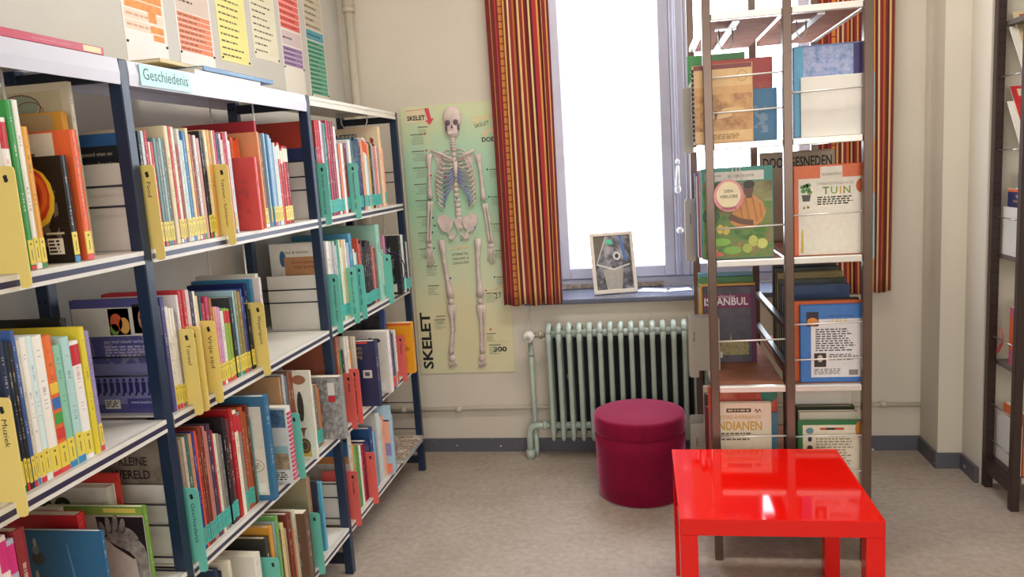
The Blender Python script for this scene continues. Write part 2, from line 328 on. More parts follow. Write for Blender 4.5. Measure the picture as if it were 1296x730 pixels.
# added housings for the two overhead fills, out of view
for nm, y in (('front', 2.45), ('rear', .1)):
    lamp = empty('added_ceiling_lamp', (.2, y, ZC), 'white fluorescent ceiling lamp, the one %s' % ('nearer the window' if y > 1 else 'behind the viewer'), 'lamp', 'ceiling lamps')
    B().cbox(-.5, .9, y-.16, y+.16, ZC-.05, ZC-.001, .01).build('housing', paint('e8e8e4', .4), lamp)
ROWS = {
 '11': [
  ('D', 1.241, 'yellow', ''),
  ('B', 1.267, 0.0156, 0.2795, -1.125, 'efe9e2', 'c8323c', None, 0.207, 'e9d24f', 0, 0),
  ('B', 1.29, 0.0136, 0.3115, -1.125, '3f9a4c', None, None, 0.231, 'e9d24f', 0, 0),
  ('B', 1.3046, 0.013, 0.313, -1.125, 'eeeae0', '4a4a60', None, 0.232, 'e9d24f', 0, 0),
  ('B', 1.3186, 0.014, 0.2655, -1.125, 'e3a336', '3a2a20', None, 0.196, 'e9d24f', 0, 0),
  ('B', 1.407, 0.0156, 0.213, -1.125, '1d1a1a', 'd8d0c0', 'spiral', 0.158, 'e9d24f', 0, 0),
  ('B', 1.444, 0.0196, 0.2645, -1.125, 'e8683a', None, 'orangeband', 0.196, 'e9d24f', 0, 0),
  ('B', 1.504, 0.0166, 0.3085, -1.185, 'e0a43c', None, 'tan', 0.223, None, 0, 0),
  ('B', 1.554, 0.0126, 0.375, -1.2, 'e6dcc0', None, 'map', 0.208, None, 0, 0),
 ],
 '21': [
  ('D', 1.6496, 'yellow', 'Food'),
  ('B', 1.661, 0.0106, 0.269, -1.125, '20242c', None, 'blacktext', 0.23, None, 0, 0),
  ('B', 1.673, 0.0106, 0.2705, -1.125, 'cfe0e6', None, None, 0.2, 'ead454', 0, 0),
  ('B', 1.6846, 0.012, 0.2715, -1.125, 'c22f50', None, None, 0.201, None, 0, 0),
  ('B', 1.6976, 0.0071, 0.2455, -1.125, 'e9e4da', None, None, 0.182, 'ead454', 0, 0),
  ('B', 1.7057, 0.0099, 0.246, -1.125, 'cf3440', None, None, 0.182, 'ead454', 0, 0),
  ('B', 1.718, 0.0106, 0.2555, -1.125, '6f9aa0', None, None, 0.189, 'ead454', 0, 0),
  ('B', 1.729, 0.0106, 0.2463, -1.125, '6f9aa0', None, None, 0.182, 'ead454', 0, 2),
  ('B', 1.7406, 0.0088, 0.2555, -1.125, 'a9c6c4', None, None, 0.189, 'ead454', 0, 0),
  ('B', 1.7498, 0.0088, 0.2536, -1.125, 'a9c6c4', None, None, 0.188, 'ead454', 0, 4),
  ('B', 1.766, 0.0166, 0.2855, -1.125, 'e6d9b4', None, 'plain', 0.211, None, 0, 0),
  ('B', 1.7836, 0.009, 0.286, -1.125, 'c9303e', None, None, 0.212, 'ead454', 0, 0),
  ('B', 1.7936, 0.012, 0.284, -1.125, 'efe6d4', None, None, 0.21, 'ead454', 0, 0),
  ('B', 1.8066, 0.0071, 0.242, -1.125, 'a83038', None, None, 0.179, 'ead454', 0, 0),
  ('B', 1.819, 0.0101, 0.28, -1.125, 'dfe0dc', None, None, 0.207, 'ead454', 0, 0),
  ('B', 1.8295, 0.0101, 0.2529, -1.125, 'dfe0dc', None, None, 0.187, 'ead454', 0, 3),
  ('B', 1.8406, 0.014, 0.2755, -1.125, '4f84ba', None, None, 0.204, 'ead454', 0, 0),
  ('B', 1.856, 0.0126, 0.2835, -1.125, 'efd9a8', None, None, 0.21, 'ead454', 0, 0),
  ('B', 1.8696, 0.0088, 0.269, -1.125, 'b8683a', None, None, 0.199, 'ead454', 0, 0),
  ('B', 1.8788, 0.0088, 0.2669, -1.125, 'b8683a', None, None, 0.197, 'ead454', 0, 4),
  ('B', 1.8886, 0.013, 0.267, -1.125, 'e8e0e0', None, None, 0.198, 'ead454', 0, 0),
  ('B', 1.9026, 0.013, 0.2595, -1.125, 'd9a9a0', None, None, 0.192, None, 0, 0),
  ('B', 1.92, 0.0091, 0.2785, -1.125, '26232a', None, None, 0.206, 'ead454', 0, 0),
  ('B', 1.9295, 0.0091, 0.2608, -1.125, '26232a', None, None, 0.193, 'ead454', 0, 1),
  ('B', 1.94, 0.0146, 0.282, -1.125, 'efdcae', None, None, 0.209, 'ead454', 0, 0),
  ('B', 1.9556, 0.014, 0.2825, -1.125, 'e3a24a', None, None, 0.209, None, 0, 0),
  ('D', 1.977, 'yellow', 'Tekenen - Schilderen'),
  ('B', 1.9808, 0.0071, 0.2815, -1.125, 'efe4c6', None, None, 0.208, 'ead454', 0, 0),
  ('B', 1.9889, 0.0107, 0.283, -1.125, 'c22f50', None, None, 0.209, 'ead454', 0, 0),
  ('B', 2.0006, 0.0083, 0.2735, -1.125, '343a78', None, None, 0.202, 'ead454', 0, 0),
  ('B', 2.0093, 0.0083, 0.26, -1.125, '343a78', None, None, 0.192, 'ead454', 0, 4),
  ('B', 2.0186, 0.0078, 0.275, -1.125, 'ece6e4', None, None, 0.204, 'ead454', 0, 0),
  ('B', 2.0268, 0.0078, 0.2587, -1.125, 'ece6e4', None, None, 0.191, 'ead454', 0, 2),
  ('B', 2.0356, 0.0088, 0.278, -1.125, 'c42a48', None, None, 0.206, 'ead454', 0, 0),
  ('B', 2.0448, 0.0088, 0.276, -1.125, 'c42a48', None, None, 0.204, None, 0, 3),
  ('B', 2.0546, 0.0083, 0.281, -1.125, 'ecd4d4', None, None, 0.208, 'ead454', 0, 0),
  ('B', 2.0633, 0.0083, 0.2575, -1.125, 'ecd4d4', None, None, 0.191, None, 0, 3),
  ('B', 2.144, 0.0196, 0.211, -1.095, 'd94f4a', '3a3550', 'plain', 0.19, None, 0, 0),
  ('B', 2.169, 0.0169, 0.272, -1.175, 'dd5a2c', None, None, 0.201, 'ead454', 0, 0),
  ('B', 2.1863, 0.0169, 0.2642, -1.175, 'dd5a2c', None, None, 0.196, 'ead454', 0, 2),
  ('B', 2.2037, 0.0169, 0.2717, -1.175, 'dd5a2c', None, None, 0.201, 'ead454', 0, 3),
  ('B', 2.237, 0.0106, 0.287, -1.125, 'e8a070', None, None, 0.212, 'ead454', 0, 0),
  ('B', 2.248, 0.0106, 0.2828, -1.125, 'e8a070', None, None, 0.209, 'ead454', 0, 4),
  ('B', 2.2596, 0.0167, 0.2775, -1.17, 'd8d4bc', None, 'green', 0.205, None, 0, 0),
  ('B', 2.2773, 0.0077, 0.2845, -1.125, 'a9cde4', None, None, 0.211, 'ead454', 0, 0),
  ('B', 2.286, 0.0131, 0.324, -1.155, 'b8343c', None, None, 0.24, 'ead454', 0, 0),
  ('B', 2.3001, 0.0077, 0.2825, -1.125, '6fa6d0', None, None, 0.209, 'ead454', 0, 0),
  ('B', 2.3088, 0.0086, 0.2795, -1.125, 'bcd6ea', None, None, 0.207, 'ead454', 0, 0),
  ('B', 2.3184, 0.0079, 0.2705, -1.125, '9cc4e2', None, None, 0.2, 'ead454', 0, 0),
  ('B', 2.3267, 0.0079, 0.2446, -1.125, '9cc4e2', None, None, 0.181, 'ead454', 0, 1),
  ('B', 2.3356, 0.0123, 0.2575, -1.125, 'dfe0dc', None, None, 0.191, 'ead454', 0, 0),
  ('B', 2.3483, 0.0123, 0.2459, -1.125, 'dfe0dc', None, None, 0.182, 'ead454', 0, 3),
  ('B', 2.3616, 0.0168, 0.2585, -1.125, 'd33a35', 'f0e0d0', None, 0.191, None, 0, 0),
  ('B', 2.3788, 0.0168, 0.2407, -1.125, 'd33a35', 'f0e0d0', None, 0.178, 'ead454', 0, 1),
  ('B', 2.3966, 0.0178, 0.2485, -1.125, 'cf333c', 'e8e8d8', None, 0.184, 'ead454', 0, 0),
  ('B', 2.4148, 0.0178, 0.2472, -1.125, 'cf333c', 'e8e8d8', None, 0.183, 'ead454', 0, 4),
 ],
 '31': [
  ('B', 2.645, 0.0116, 0.205, -1.125, '2f3d30', None, 'greentext', 0.21, None, 0, 0),
  ('D', 2.6576, 'teal', 'Grieken - Romeinen tijd'),
  ('B', 2.6614, 0.0102, 0.25, -1.125, '2c3a66', None, 'plain', 0.22, None, 0, 0),
  ('B', 2.6726, 0.015, 0.3425, -1.125, 'b5402f', None, 'plain', 0.253, None, 0, 0),
  ('B', 2.6886, 0.0143, 0.344, -1.125, 'c9324a', None, None, 0.255, '46b9ae', 0, 0),
  ('B', 2.7033, 0.0143, 0.3433, -1.125, 'c9324a', None, None, 0.254, '46b9ae', 0, 3),
  ('B', 2.7186, 0.0143, 0.344, -1.125, 'ecdde6', None, None, 0.255, None, 0, 0),
  ('B', 2.7333, 0.0143, 0.3404, -1.125, 'ecdde6', None, None, 0.252, '46b9ae', 0, 4),
  ('B', 2.7486, 0.024, 0.3365, -1.125, '2f7f78', None, None, 0.249, '46b9ae', 0, 0),
  ('B', 2.775, 0.0223, 0.347, -1.125, 'b8324a', None, None, 0.257, '46b9ae', 0, 0),
  ('B', 2.7977, 0.0223, 0.3424, -1.125, 'b8324a', None, None, 0.253, '46b9ae', 0, 1),
  ('B', 2.8203, 0.0223, 0.3449, -1.125, 'b8324a', None, None, 0.255, '46b9ae', 0, 3),
  ('B', 2.8436, 0.022, 0.3275, -1.125, 'ece6e2', None, None, 0.242, '46b9ae', 0, 0),
  ('B', 2.8666, 0.0095, 0.265, -1.125, '2e3f6a', None, None, 0.196, '46b9ae', 0, 0),
  ('B', 2.8771, 0.0215, 0.2655, -1.125, 'e8773a', None, None, 0.196, '46b9ae', 0, 0),
  ('B', 2.8996, 0.026, 0.2675, -1.125, 'efe0e0', None, None, 0.198, None, 0, 0),
  ('B', 2.9266, 0.0138, 0.2625, -1.125, '8a3038', None, None, 0.194, '46b9ae', 0, 0),
  ('B', 2.9408, 0.0138, 0.2506, -1.125, '8a3038', None, None, 0.185, '46b9ae', 0, 1),
  ('D', 2.962, 'teal', 'Middeleeuwen 500 - 1500'),
  ('B', 2.9658, 0.0148, 0.2715, -1.125, 'b8b0c0', None, None, 0.201, None, 0, 0),
  ('B', 2.984, 0.0236, 0.2835, -1.125, 'e9e4dc', None, None, 0.21, '46b9ae', 0, 0),
  ('B', 3.01, 0.0146, 0.2905, -1.125, '3f6f7f', None, None, 0.215, '46b9ae', 0, 0),
  ('B', 3.025, 0.0146, 0.2786, -1.125, '3f6f7f', None, None, 0.206, '46b9ae', 0, 2),
  ('B', 3.04, 0.0146, 0.2797, -1.125, '3f6f7f', None, None, 0.207, '46b9ae', 0, 4),
  ('B', 3.056, 0.0151, 0.2925, -1.125, '2c4a66', None, None, 0.216, '46b9ae', 0, 0),
  ('B', 3.0715, 0.0151, 0.2811, -1.125, '2c4a66', None, None, 0.208, '46b9ae', 0, 3),
  ('B', 3.0876, 0.0158, 0.2875, -1.125, '33406a', None, None, 0.213, '46b9ae', 0, 0),
  ('B', 3.1038, 0.0158, 0.2605, -1.125, '33406a', None, None, 0.193, None, 0, 1),
  ('B', 3.1206, 0.0138, 0.2755, -1.125, 'e8a070', None, None, 0.204, '46b9ae', 0, 0),
  ('B', 3.1348, 0.0138, 0.2605, -1.125, 'e8a070', None, None, 0.193, '46b9ae', 0, 3),
  ('B', 3.155, 0.0153, 0.2955, -1.125, 'e9e2d6', 'e2553a', None, 0.219, '46b9ae', 0, 0),
  ('B', 3.1707, 0.0153, 0.2884, -1.125, 'e9e2d6', 'e2553a', None, 0.213, '46b9ae', 0, 3),
  ('B', 3.1863, 0.0153, 0.2771, -1.125, 'e9e2d6', 'e2553a', None, 0.205, None, 0, 1),
  ('B', 3.2026, 0.02, 0.2735, -1.125, 'd8b050', None, None, 0.202, '46b9ae', 0, 0),
  ('B', 3.224, 0.0146, 0.278, -1.125, '3a3434', None, None, 0.206, '46b9ae', 0, 0),
  ('B', 3.239, 0.0146, 0.2641, -1.125, '3a3434', None, None, 0.195, '46b9ae', 0, 3),
  ('B', 3.2546, 0.0153, 0.2735, -1.125, 'c9b8b0', None, None, 0.202, '46b9ae', 0, 0),
  ('B', 3.2703, 0.0153, 0.2581, -1.125, 'c9b8b0', None, None, 0.191, '46b9ae', 0, 1),
  ('B', 3.2866, 0.022, 0.26, -1.125, 'e8837a', None, None, 0.192, '46b9ae', 0, 0),
  ('B', 3.31, 0.0131, 0.264, -1.125, 'f0d8c8', None, None, 0.195, '46b9ae', 0, 0),
  ('B', 3.3235, 0.0131, 0.2596, -1.125, 'f0d8c8', None, None, 0.192, '46b9ae', 0, 4),
  ('B', 3.36, 0.0296, 0.3485, -1.125, 'ecceaa', None, 'kasteel', 0.258, None, 0, 0),
  ('B', 3.3906, 0.0189, 0.2575, -1.125, 'f2a78c', None, None, 0.191, '46b9ae', 0, 0),
 ],
 '12': [
  ('D', 1.152, 'yellow', 'Muziek'),
  ('B', 1.185, 0.0136, 0.2825, -1.125, '24304c', None, None, 0.209, 'ead454', 0, 0),
  ('B', 1.1996, 0.0071, 0.279, -1.125, '1d2c40', None, None, 0.206, 'ead454', 0, 0),
  ('B', 1.2077, 0.0071, 0.277, -1.125, '2e2820', None, None, 0.205, 'ead454', 0, 0),
  ('B', 1.217, 0.0086, 0.296, -1.125, '41609c', None, None, 0.219, 'ead454', 0, 0),
  ('B', 1.2266, 0.0071, 0.277, -1.125, 'd6cfc4', None, None, 0.205, 'ead454', 0, 0),
  ('B', 1.2347, 0.0137, 0.2795, -1.125, 'f2eee6', '5a6ab0', None, 0.207, 'ead454', 0, 0),
  ('B', 1.2489, 0.0137, 0.2783, -1.125, 'f2eee6', '5a6ab0', None, 0.206, 'ead454', 0, 3),
  ('B', 1.264, 0.0236, 0.275, -1.125, 'f4f0e8', '404858', None, 0.204, 'ead454', 0, 0),
  ('B', 1.2886, 0.022, 0.2695, -1.125, 'e8743a', None, None, 0.199, 'ead454', 1, 0),
  ('B', 1.3116, 0.019, 0.246, -1.125, '8fc9b0', None, None, 0.182, 'ead454', 0, 0),
  ('B', 1.334, 0.0216, 0.2565, -1.125, 'b4d8d6', None, None, 0.19, 'ead454', 0, 0),
  ('B', 1.3566, 0.024, 0.243, -1.125, 'f1eeea', 'c8323c', None, 0.18, 'ead454', 0, 0),
  ('B', 1.387, 0.0146, 0.2665, -1.125, 'e2cf3c', None, 'plain', 0.197, None, 0, 0),
  ('B', 1.4026, 0.011, 0.2555, -1.125, '9a8ec0', None, None, 0.189, 'ead454', 0, 0),
  ('B', 1.425, 0.0166, 0.278, -1.195, '1b1918', None, 'plain', 0.206, None, 0, 0),
 ],
 '22': [
  ('B', 1.663, 0.0136, 0.28, -1.125, '55558e', None, 'purple', 0.24, None, 0, 0),
  ('B', 1.6776, 0.012, 0.2545, -1.125, 'ebe5d8', None, None, 0.188, 'ead454', 0, 0),
  ('B', 1.6906, 0.01, 0.249, -1.125, 'eee8dc', None, None, 0.184, 'ead454', 0, 0),
  ('B', 1.702, 0.0091, 0.2475, -1.125, 'e6e0d2', None, None, 0.183, 'ead454', 0, 0),
  ('B', 1.7115, 0.0091, 0.2331, -1.125, 'e6e0d2', None, None, 0.172, 'ead454', 0, 4),
  ('D', 1.7216, 'yellow', 'Toneel'),
  ('B', 1.727, 0.0086, 0.2745, -1.125, 'e7dede', None, None, 0.203, 'ead454', 0, 0),
  ('B', 1.738, 0.0126, 0.282, -1.125, 'c43a44', None, None, 0.209, 'ead454', 0, 0),
  ('D', 1.752, 'yellow', ''),
  ('B', 1.7558, 0.0118, 0.282, -1.125, 'c84a52', None, None, 0.209, 'ead454', 0, 0),
  ('B', 1.7686, 0.015, 0.2795, -1.125, 'dfc6c4', None, None, 0.207, 'ead454', 0, 0),
  ('B', 1.7846, 0.014, 0.273, -1.125, '3d3d55', None, None, 0.202, 'ead454', 0, 0),
  ('B', 1.8, 0.0091, 0.2715, -1.125, 'efe6cf', None, None, 0.201, 'ead454', 0, 0),
  ('B', 1.8095, 0.0091, 0.2582, -1.125, 'efe6cf', None, None, 0.191, 'ead454', 0, 2),
  ('D', 1.821, 'yellow', 'Vrije tijd'),
  ('B', 1.8248, 0.0088, 0.2535, -1.125, '2f5a5a', None, None, 0.188, 'ead454', 0, 0),
  ('B', 1.8346, 0.011, 0.234, -1.125, 'c23b52', None, None, 0.173, 'ead454', 0, 0),
  ('B', 1.85, 0.0166, 0.2485, -1.125, 'b63a60', None, None, 0.184, 'ead454', 0, 0),
  ('B', 1.8676, 0.014, 0.242, -1.125, 'a5603a', None, None, 0.179, None, 0, 0),
  ('B', 1.8826, 0.0071, 0.2145, -1.125, 'e2b23c', None, None, 0.159, 'ead454', 0, 0),
  ('B', 1.891, 0.0121, 0.2145, -1.125, 'e59ab5', None, None, 0.159, 'ead454', 0, 0),
  ('B', 1.9035, 0.0121, 0.2115, -1.125, 'e59ab5', None, None, 0.157, 'ead454', 0, 3),
  ('B', 1.9166, 0.016, 0.198, -1.125, 'ece6dc', None, None, 0.15, 'ead454', 0, 0),
  ('B', 1.935, 0.0141, 0.202, -1.125, '8cc04a', 'c8323c', None, 0.15, 'ead454', 0, 0),
  ('B', 1.9495, 0.0141, 0.198, -1.125, '8cc04a', 'c8323c', None, 0.15, 'ead454', 0, 2),
  ('B', 1.971, 0.0146, 0.2265, -1.125, '333b3f', None, None, 0.168, 'ead454', 0, 0),
  ('B', 1.99, 0.0086, 0.242, -1.125, '9cc0d0', None, None, 0.179, 'ead454', 0, 0),
  ('B', 1.9996, 0.0163, 0.24, -1.125, '8a8a55', None, None, 0.178, 'ead454', 0, 0),
  ('B', 2.0163, 0.0163, 0.2339, -1.125, '8a8a55', None, None, 0.173, 'ead454', 0, 2),
  ('B', 2.034, 0.0086, 0.2395, -1.125, '3557a0', None, None, 0.177, 'ead454', 0, 0),
  ('B', 2.043, 0.0086, 0.216, -1.125, '3557a0', None, None, 0.16, 'ead454', 0, 4),
  ('B', 2.06, 0.0091, 0.192, -1.125, '23262a', None, None, 0.15, 'ead454', 0, 0),
  ('B', 2.0695, 0.0091, 0.175, -1.125, '23262a', None, None, 0.15, 'ead454', 0, 2),
  ('D', 2.088, 'yellow', 'Watersport'),
  ('B', 2.094, 0.0081, 0.1865, -1.125, '3f3d3b', None, None, 0.15, 'ead454', 0, 0),
  ('B', 2.1025, 0.0081, 0.1767, -1.125, '3f3d3b', None, None, 0.15, 'ead454', 0, 1),
  ('B', 2.1116, 0.017, 0.2445, -1.155, '232f66', None, 'plain', 0.181, None, 0, 0),
  ('B', 2.132, 0.0156, 0.254, -1.145, '3d7fa6', None, 'plain', 0.188, None, 0, 0),
  ('B', 2.1486, 0.014, 0.255, -1.125, 'dccfd0', None, None, 0.189, 'ead454', 0, 0),
  ('B', 2.169, 0.0186, 0.264, -1.145, 'c9c6b8', None, 'plain', 0.195, None, 0, 0),
 ],
 '32': [
  ('D', 2.667, 'teal', 'Ontdekkingen - Reizen'),
  ('B', 2.6708, 0.0298, 0.309, -1.125, 'e8e4dc', None, 'cards', 0.22, None, 0, 0),
  ('B', 2.7016, 0.0158, 0.305, -1.125, 'cfcac2', None, None, 0.226, '46b9ae', 0, 0),
  ('B', 2.7178, 0.0158, 0.2991, -1.125, 'cfcac2', None, None, 0.221, '46b9ae', 0, 1),
  ('B', 2.735, 0.0151, 0.3045, -1.125, 'c4c0b8', None, None, 0.225, '46b9ae', 0, 0),
  ('B', 2.7505, 0.0151, 0.2862, -1.125, 'c4c0b8', None, None, 0.212, '46b9ae', 0, 3),
  ('B', 2.7666, 0.021, 0.305, -1.125, '3f9a80', None, None, 0.226, '46b9ae', 0, 0),
  ('B', 2.7886, 0.0138, 0.3025, -1.125, 'e8e0cc', None, None, 0.224, '46b9ae', 0, 0),
  ('B', 2.8028, 0.0138, 0.2738, -1.125, 'e8e0cc', None, None, 0.203, '46b9ae', 0, 3),
  ('B', 2.8176, 0.025, 0.3, -1.125, 'd9c48a', None, None, 0.222, '46b9ae', 0, 0),
  ('D', 2.8436, 'teal', 'Nieuwe tijd 1500 - 1800'),
  ('B', 2.8474, 0.0138, 0.2995, -1.125, 'e8e6ea', None, None, 0.222, '46b9ae', 0, 0),
  ('B', 2.8616, 0.0138, 0.2733, -1.125, 'e8e6ea', None, None, 0.202, '46b9ae', 0, 1),
  ('B', 2.8758, 0.0138, 0.284, -1.125, 'e8e6ea', None, None, 0.21, '46b9ae', 0, 1),
  ('B', 2.896, 0.0306, 0.3175, -1.125, '4a8fb0', None, 'plain', 0.235, None, 0, 0),
  ('D', 2.9276, 'teal', 'Vroeger 1800 - 1900'),
  ('B', 2.9314, 0.0138, 0.2535, -1.125, 'e6e0d0', None, None, 0.188, '46b9ae', 0, 0),
  ('B', 2.9456, 0.0138, 0.2362, -1.125, 'e6e0d0', None, None, 0.175, '46b9ae', 0, 3),
  ('B', 2.9598, 0.0138, 0.2379, -1.125, 'e6e0d0', None, None, 0.176, '46b9ae', 0, 4),
  ('B', 2.985, 0.0161, 0.2895, -1.125, 'c8503c', None, None, 0.214, '46b9ae', 0, 0),
  ('B', 3.0015, 0.0161, 0.2661, -1.125, 'c8503c', None, None, 0.197, '46b9ae', 0, 3),
  ('B', 3.0186, 0.0221, 0.2775, -1.125, '2c262c', None, None, 0.205, '46b9ae', 0, 0),
  ('B', 3.0411, 0.0221, 0.2498, -1.125, '2c262c', None, None, 0.185, '46b9ae', 0, 4),
  ('B', 3.0635, 0.0221, 0.2655, -1.125, '2c262c', None, None, 0.196, '46b9ae', 0, 1),
  ('B', 3.0866, 0.0193, 0.272, -1.125, '3c3238', None, None, 0.201, '46b9ae', 0, 0),
  ('B', 3.1063, 0.0193, 0.2661, -1.125, '3c3238', None, None, 0.197, '46b9ae', 0, 4),
  ('B', 3.1266, 0.021, 0.2455, -1.125, '8a4a5a', None, None, 0.182, '46b9ae', 0, 0),
  ('B', 3.1486, 0.0144, 0.2455, -1.125, 'd98a70', None, None, 0.182, '46b9ae', 0, 0),
  ('B', 3.1634, 0.0144, 0.2223, -1.125, 'd98a70', None, None, 0.164, '46b9ae', 0, 4),
  ('B', 3.1782, 0.0144, 0.2287, -1.125, 'd98a70', None, None, 0.169, '46b9ae', 0, 4),
  ('B', 3.216, 0.0456, 0.326, -1.125, '9fd0bf', None, 'plain', 0.241, None, 0, 0),
  ('B', 3.2626, 0.0131, 0.1885, -1.125, 'e9ddd0', None, None, 0.15, '46b9ae', 0, 0),
  ('D', 3.2767, 'teal', ''),
  ('B', 3.2805, 0.0113, 0.2125, -1.125, 'b8c8b0', None, None, 0.157, '46b9ae', 0, 0),
  ('B', 3.305, 0.0216, 0.273, -1.125, 'c98aa0', None, None, 0.202, '46b9ae', 0, 0),
  ('B', 3.3276, 0.025, 0.2675, -1.125, '3a3550', None, None, 0.198, '46b9ae', 0, 0),
  ('B', 3.356, 0.0376, 0.2635, -1.075, '1f1d20', None, 'wheel', 0.2, None, 0, 0),
  ('B', 3.395, 0.0166, 0.2645, -1.075, 'd8d4cc', None, None, 0.196, '46b9ae', 0, 0),
  ('B', 3.412, 0.0166, 0.2628, -1.075, 'd8d4cc', None, None, 0.194, None, 0, 3),
  ('B', 3.4296, 0.0178, 0.2615, -1.075, '26262a', None, None, 0.194, '46b9ae', 0, 0),
  ('B', 3.4478, 0.0178, 0.2581, -1.075, '26262a', None, None, 0.191, '46b9ae', 0, 1),
  ('B', 3.4666, 0.0133, 0.226, -1.075, 'c9c6bd', None, None, 0.167, '46b9ae', 0, 0),
  ('B', 3.4803, 0.0133, 0.2218, -1.075, 'c9c6bd', None, None, 0.164, '46b9ae', 0, 4),
  ('B', 3.4946, 0.0131, 0.149, -1.075, '33333a', None, None, 0.15, '46b9ae', 0, 0),
 ],
 '13': [
  ('B', 1.119, 0.0161, 0.33, -1.125, 'efd9d6', 'd0327a', None, 0.244, None, 0, 0),
  ('B', 1.1355, 0.0161, 0.3156, -1.125, 'efd9d6', 'd0327a', None, 0.234, None, 0, 1),
  ('B', 1.154, 0.0236, 0.325, -1.125, '8c2a30', None, None, 0.24, None, 0, 0),
  ('B', 1.364, 0.0096, 0.2235, -1.125, '2f6690', None, 'tower', 0.2, None, 0, 0),
  ('B', 1.411, 0.0226, 0.235, -1.215, 'cc2a30', None, 'plain', 0.174, None, 0, 0),
  ('B', 1.441, 0.0166, 0.234, -1.285, 'd8d6d0', None, None, 0.123, None, 0, 0),
  ('B', 1.503, 0.0126, 0.213, -1.125, '6f9a3e', None, 'hand', 0.25, None, 0, 0),
  ('B', 1.543, 0.0276, 0.241, -1.24, 'dcd6c8', None, 'circles', 0.168, None, 0, 0),
  ('B', 1.5716, 0.0082, 0.263, -1.23, 'cc3a34', None, 'plain', 0.178, None, 0, 0),
 ],
 '23': [
  ('D', 1.657, 'teal', 'Geschiedenis'),
  ('B', 1.6608, 0.0138, 0.31, -1.125, '94877a', None, 'wereld', 0.24, None, 0, 0),
  ('B', 1.677, 0.0106, 0.311, -1.125, 'cdb59f', None, None, 0.23, '46b9ae', 0, 0),
  ('B', 1.689, 0.0136, 0.3115, -1.125, '3d6a64', None, None, 0.231, '46b9ae', 0, 0),
  ('B', 1.7036, 0.013, 0.3095, -1.125, 'c98f6a', None, None, 0.229, '46b9ae', 0, 0),
  ('B', 1.718, 0.0096, 0.311, -1.125, '2c3d8a', None, None, 0.23, '46b9ae', 0, 0),
  ('B', 1.729, 0.0086, 0.309, -1.125, 'e2553a', None, None, 0.229, '46b9ae', 0, 0),
  ('B', 1.738, 0.0086, 0.2955, -1.125, 'e2553a', None, None, 0.219, '46b9ae', 0, 4),
  ('B', 1.749, 0.0086, 0.311, -1.125, '8a4030', None, None, 0.23, '46b9ae', 0, 0),
  ('B', 1.758, 0.0086, 0.3061, -1.125, '8a4030', None, None, 0.226, '46b9ae', 0, 1),
  ('B', 1.768, 0.0081, 0.308, -1.125, 'c97a6a', None, None, 0.228, '46b9ae', 0, 0),
  ('B', 1.7765, 0.0081, 0.292, -1.125, 'c97a6a', None, None, 0.216, '46b9ae', 0, 3),
  ('B', 1.786, 0.0156, 0.307, -1.125, '4a3550', None, None, 0.227, '46b9ae', 0, 0),
  ('B', 1.8026, 0.0071, 0.286, -1.125, 'b03040', None, None, 0.212, '46b9ae', 0, 0),
  ('B', 1.8107, 0.0129, 0.272, -1.125, 'dcd4c0', None, None, 0.201, '46b9ae', 0, 0),
  ('B', 1.825, 0.0121, 0.2675, -1.125, '8f8a7c', None, None, 0.198, '46b9ae', 0, 0),
  ('B', 1.8375, 0.0121, 0.2599, -1.125, '8f8a7c', None, None, 0.192, '46b9ae', 0, 1),
  ('B', 1.86, 0.0086, 0.301, -1.125, '2a2226', None, None, 0.223, '46b9ae', 0, 0),
  ('B', 1.869, 0.0086, 0.2876, -1.125, '2a2226', None, None, 0.213, '46b9ae', 0, 3),
  ('B', 1.8786, 0.015, 0.2905, -1.125, '70303c', None, None, 0.215, '46b9ae', 0, 0),
  ('B', 1.9, 0.0176, 0.31, -1.125, 'b2242a', None, 'plain', 0.229, None, 0, 0),
  ('B', 1.9186, 0.0173, 0.3, -1.125, 'efe6cf', 'c8323c', None, 0.222, None, 0, 0),
  ('B', 1.9363, 0.0173, 0.2894, -1.125, 'efe6cf', 'c8323c', None, 0.214, '46b9ae', 0, 4),
  ('B', 1.956, 0.0146, 0.297, -1.125, 'b4532f', None, None, 0.22, '46b9ae', 0, 0),
  ('B', 1.971, 0.0146, 0.279, -1.125, 'b4532f', None, None, 0.206, '46b9ae', 0, 3),
  ('B', 1.986, 0.0146, 0.2952, -1.125, 'b4532f', None, None, 0.218, None, 0, 4),
  ('B', 2.0016, 0.0072, 0.252, -1.125, '5f9a98', None, None, 0.186, '46b9ae', 0, 0),
  ('B', 2.014, 0.0276, 0.313, -1.08, '386f96', None, 'frame', 0.22, None, 0, 0),
  ('B', 2.139, 0.0306, 0.24, -1.08, 'd8dcda', 'd8507a', 'land', 0.17, None, 0, 0),
  ('D', 2.239, 'teal', ''),
  ('B', 2.2428, 0.0087, 0.307, -1.145, 'c89a70', None, None, 0.227, '46b9ae', 0, 0),
  ('B', 2.2519, 0.0087, 0.306, -1.145, 'c89a70', None, None, 0.226, '46b9ae', 0, 4),
  ('B', 2.263, 0.0166, 0.3085, -1.145, 'b8c4c8', None, None, 0.228, '46b9ae', 0, 0),
  ('B', 2.28, 0.0166, 0.2984, -1.145, 'b8c4c8', None, None, 0.221, '46b9ae', 0, 4),
  ('B', 2.299, 0.0191, 0.3055, -1.145, '8a5a48', None, None, 0.226, '46b9ae', 0, 0),
  ('B', 2.3185, 0.0191, 0.3021, -1.145, '8a5a48', None, None, 0.224, '46b9ae', 0, 2),
  ('B', 2.3386, 0.01, 0.3015, -1.085, 'e9e4d8', None, 'fossil', 0.2, None, 0, 0),
  ('B', 2.425, 0.0171, 0.2235, -1.125, 'cfc8b4', None, None, 0.165, '46b9ae', 0, 0),
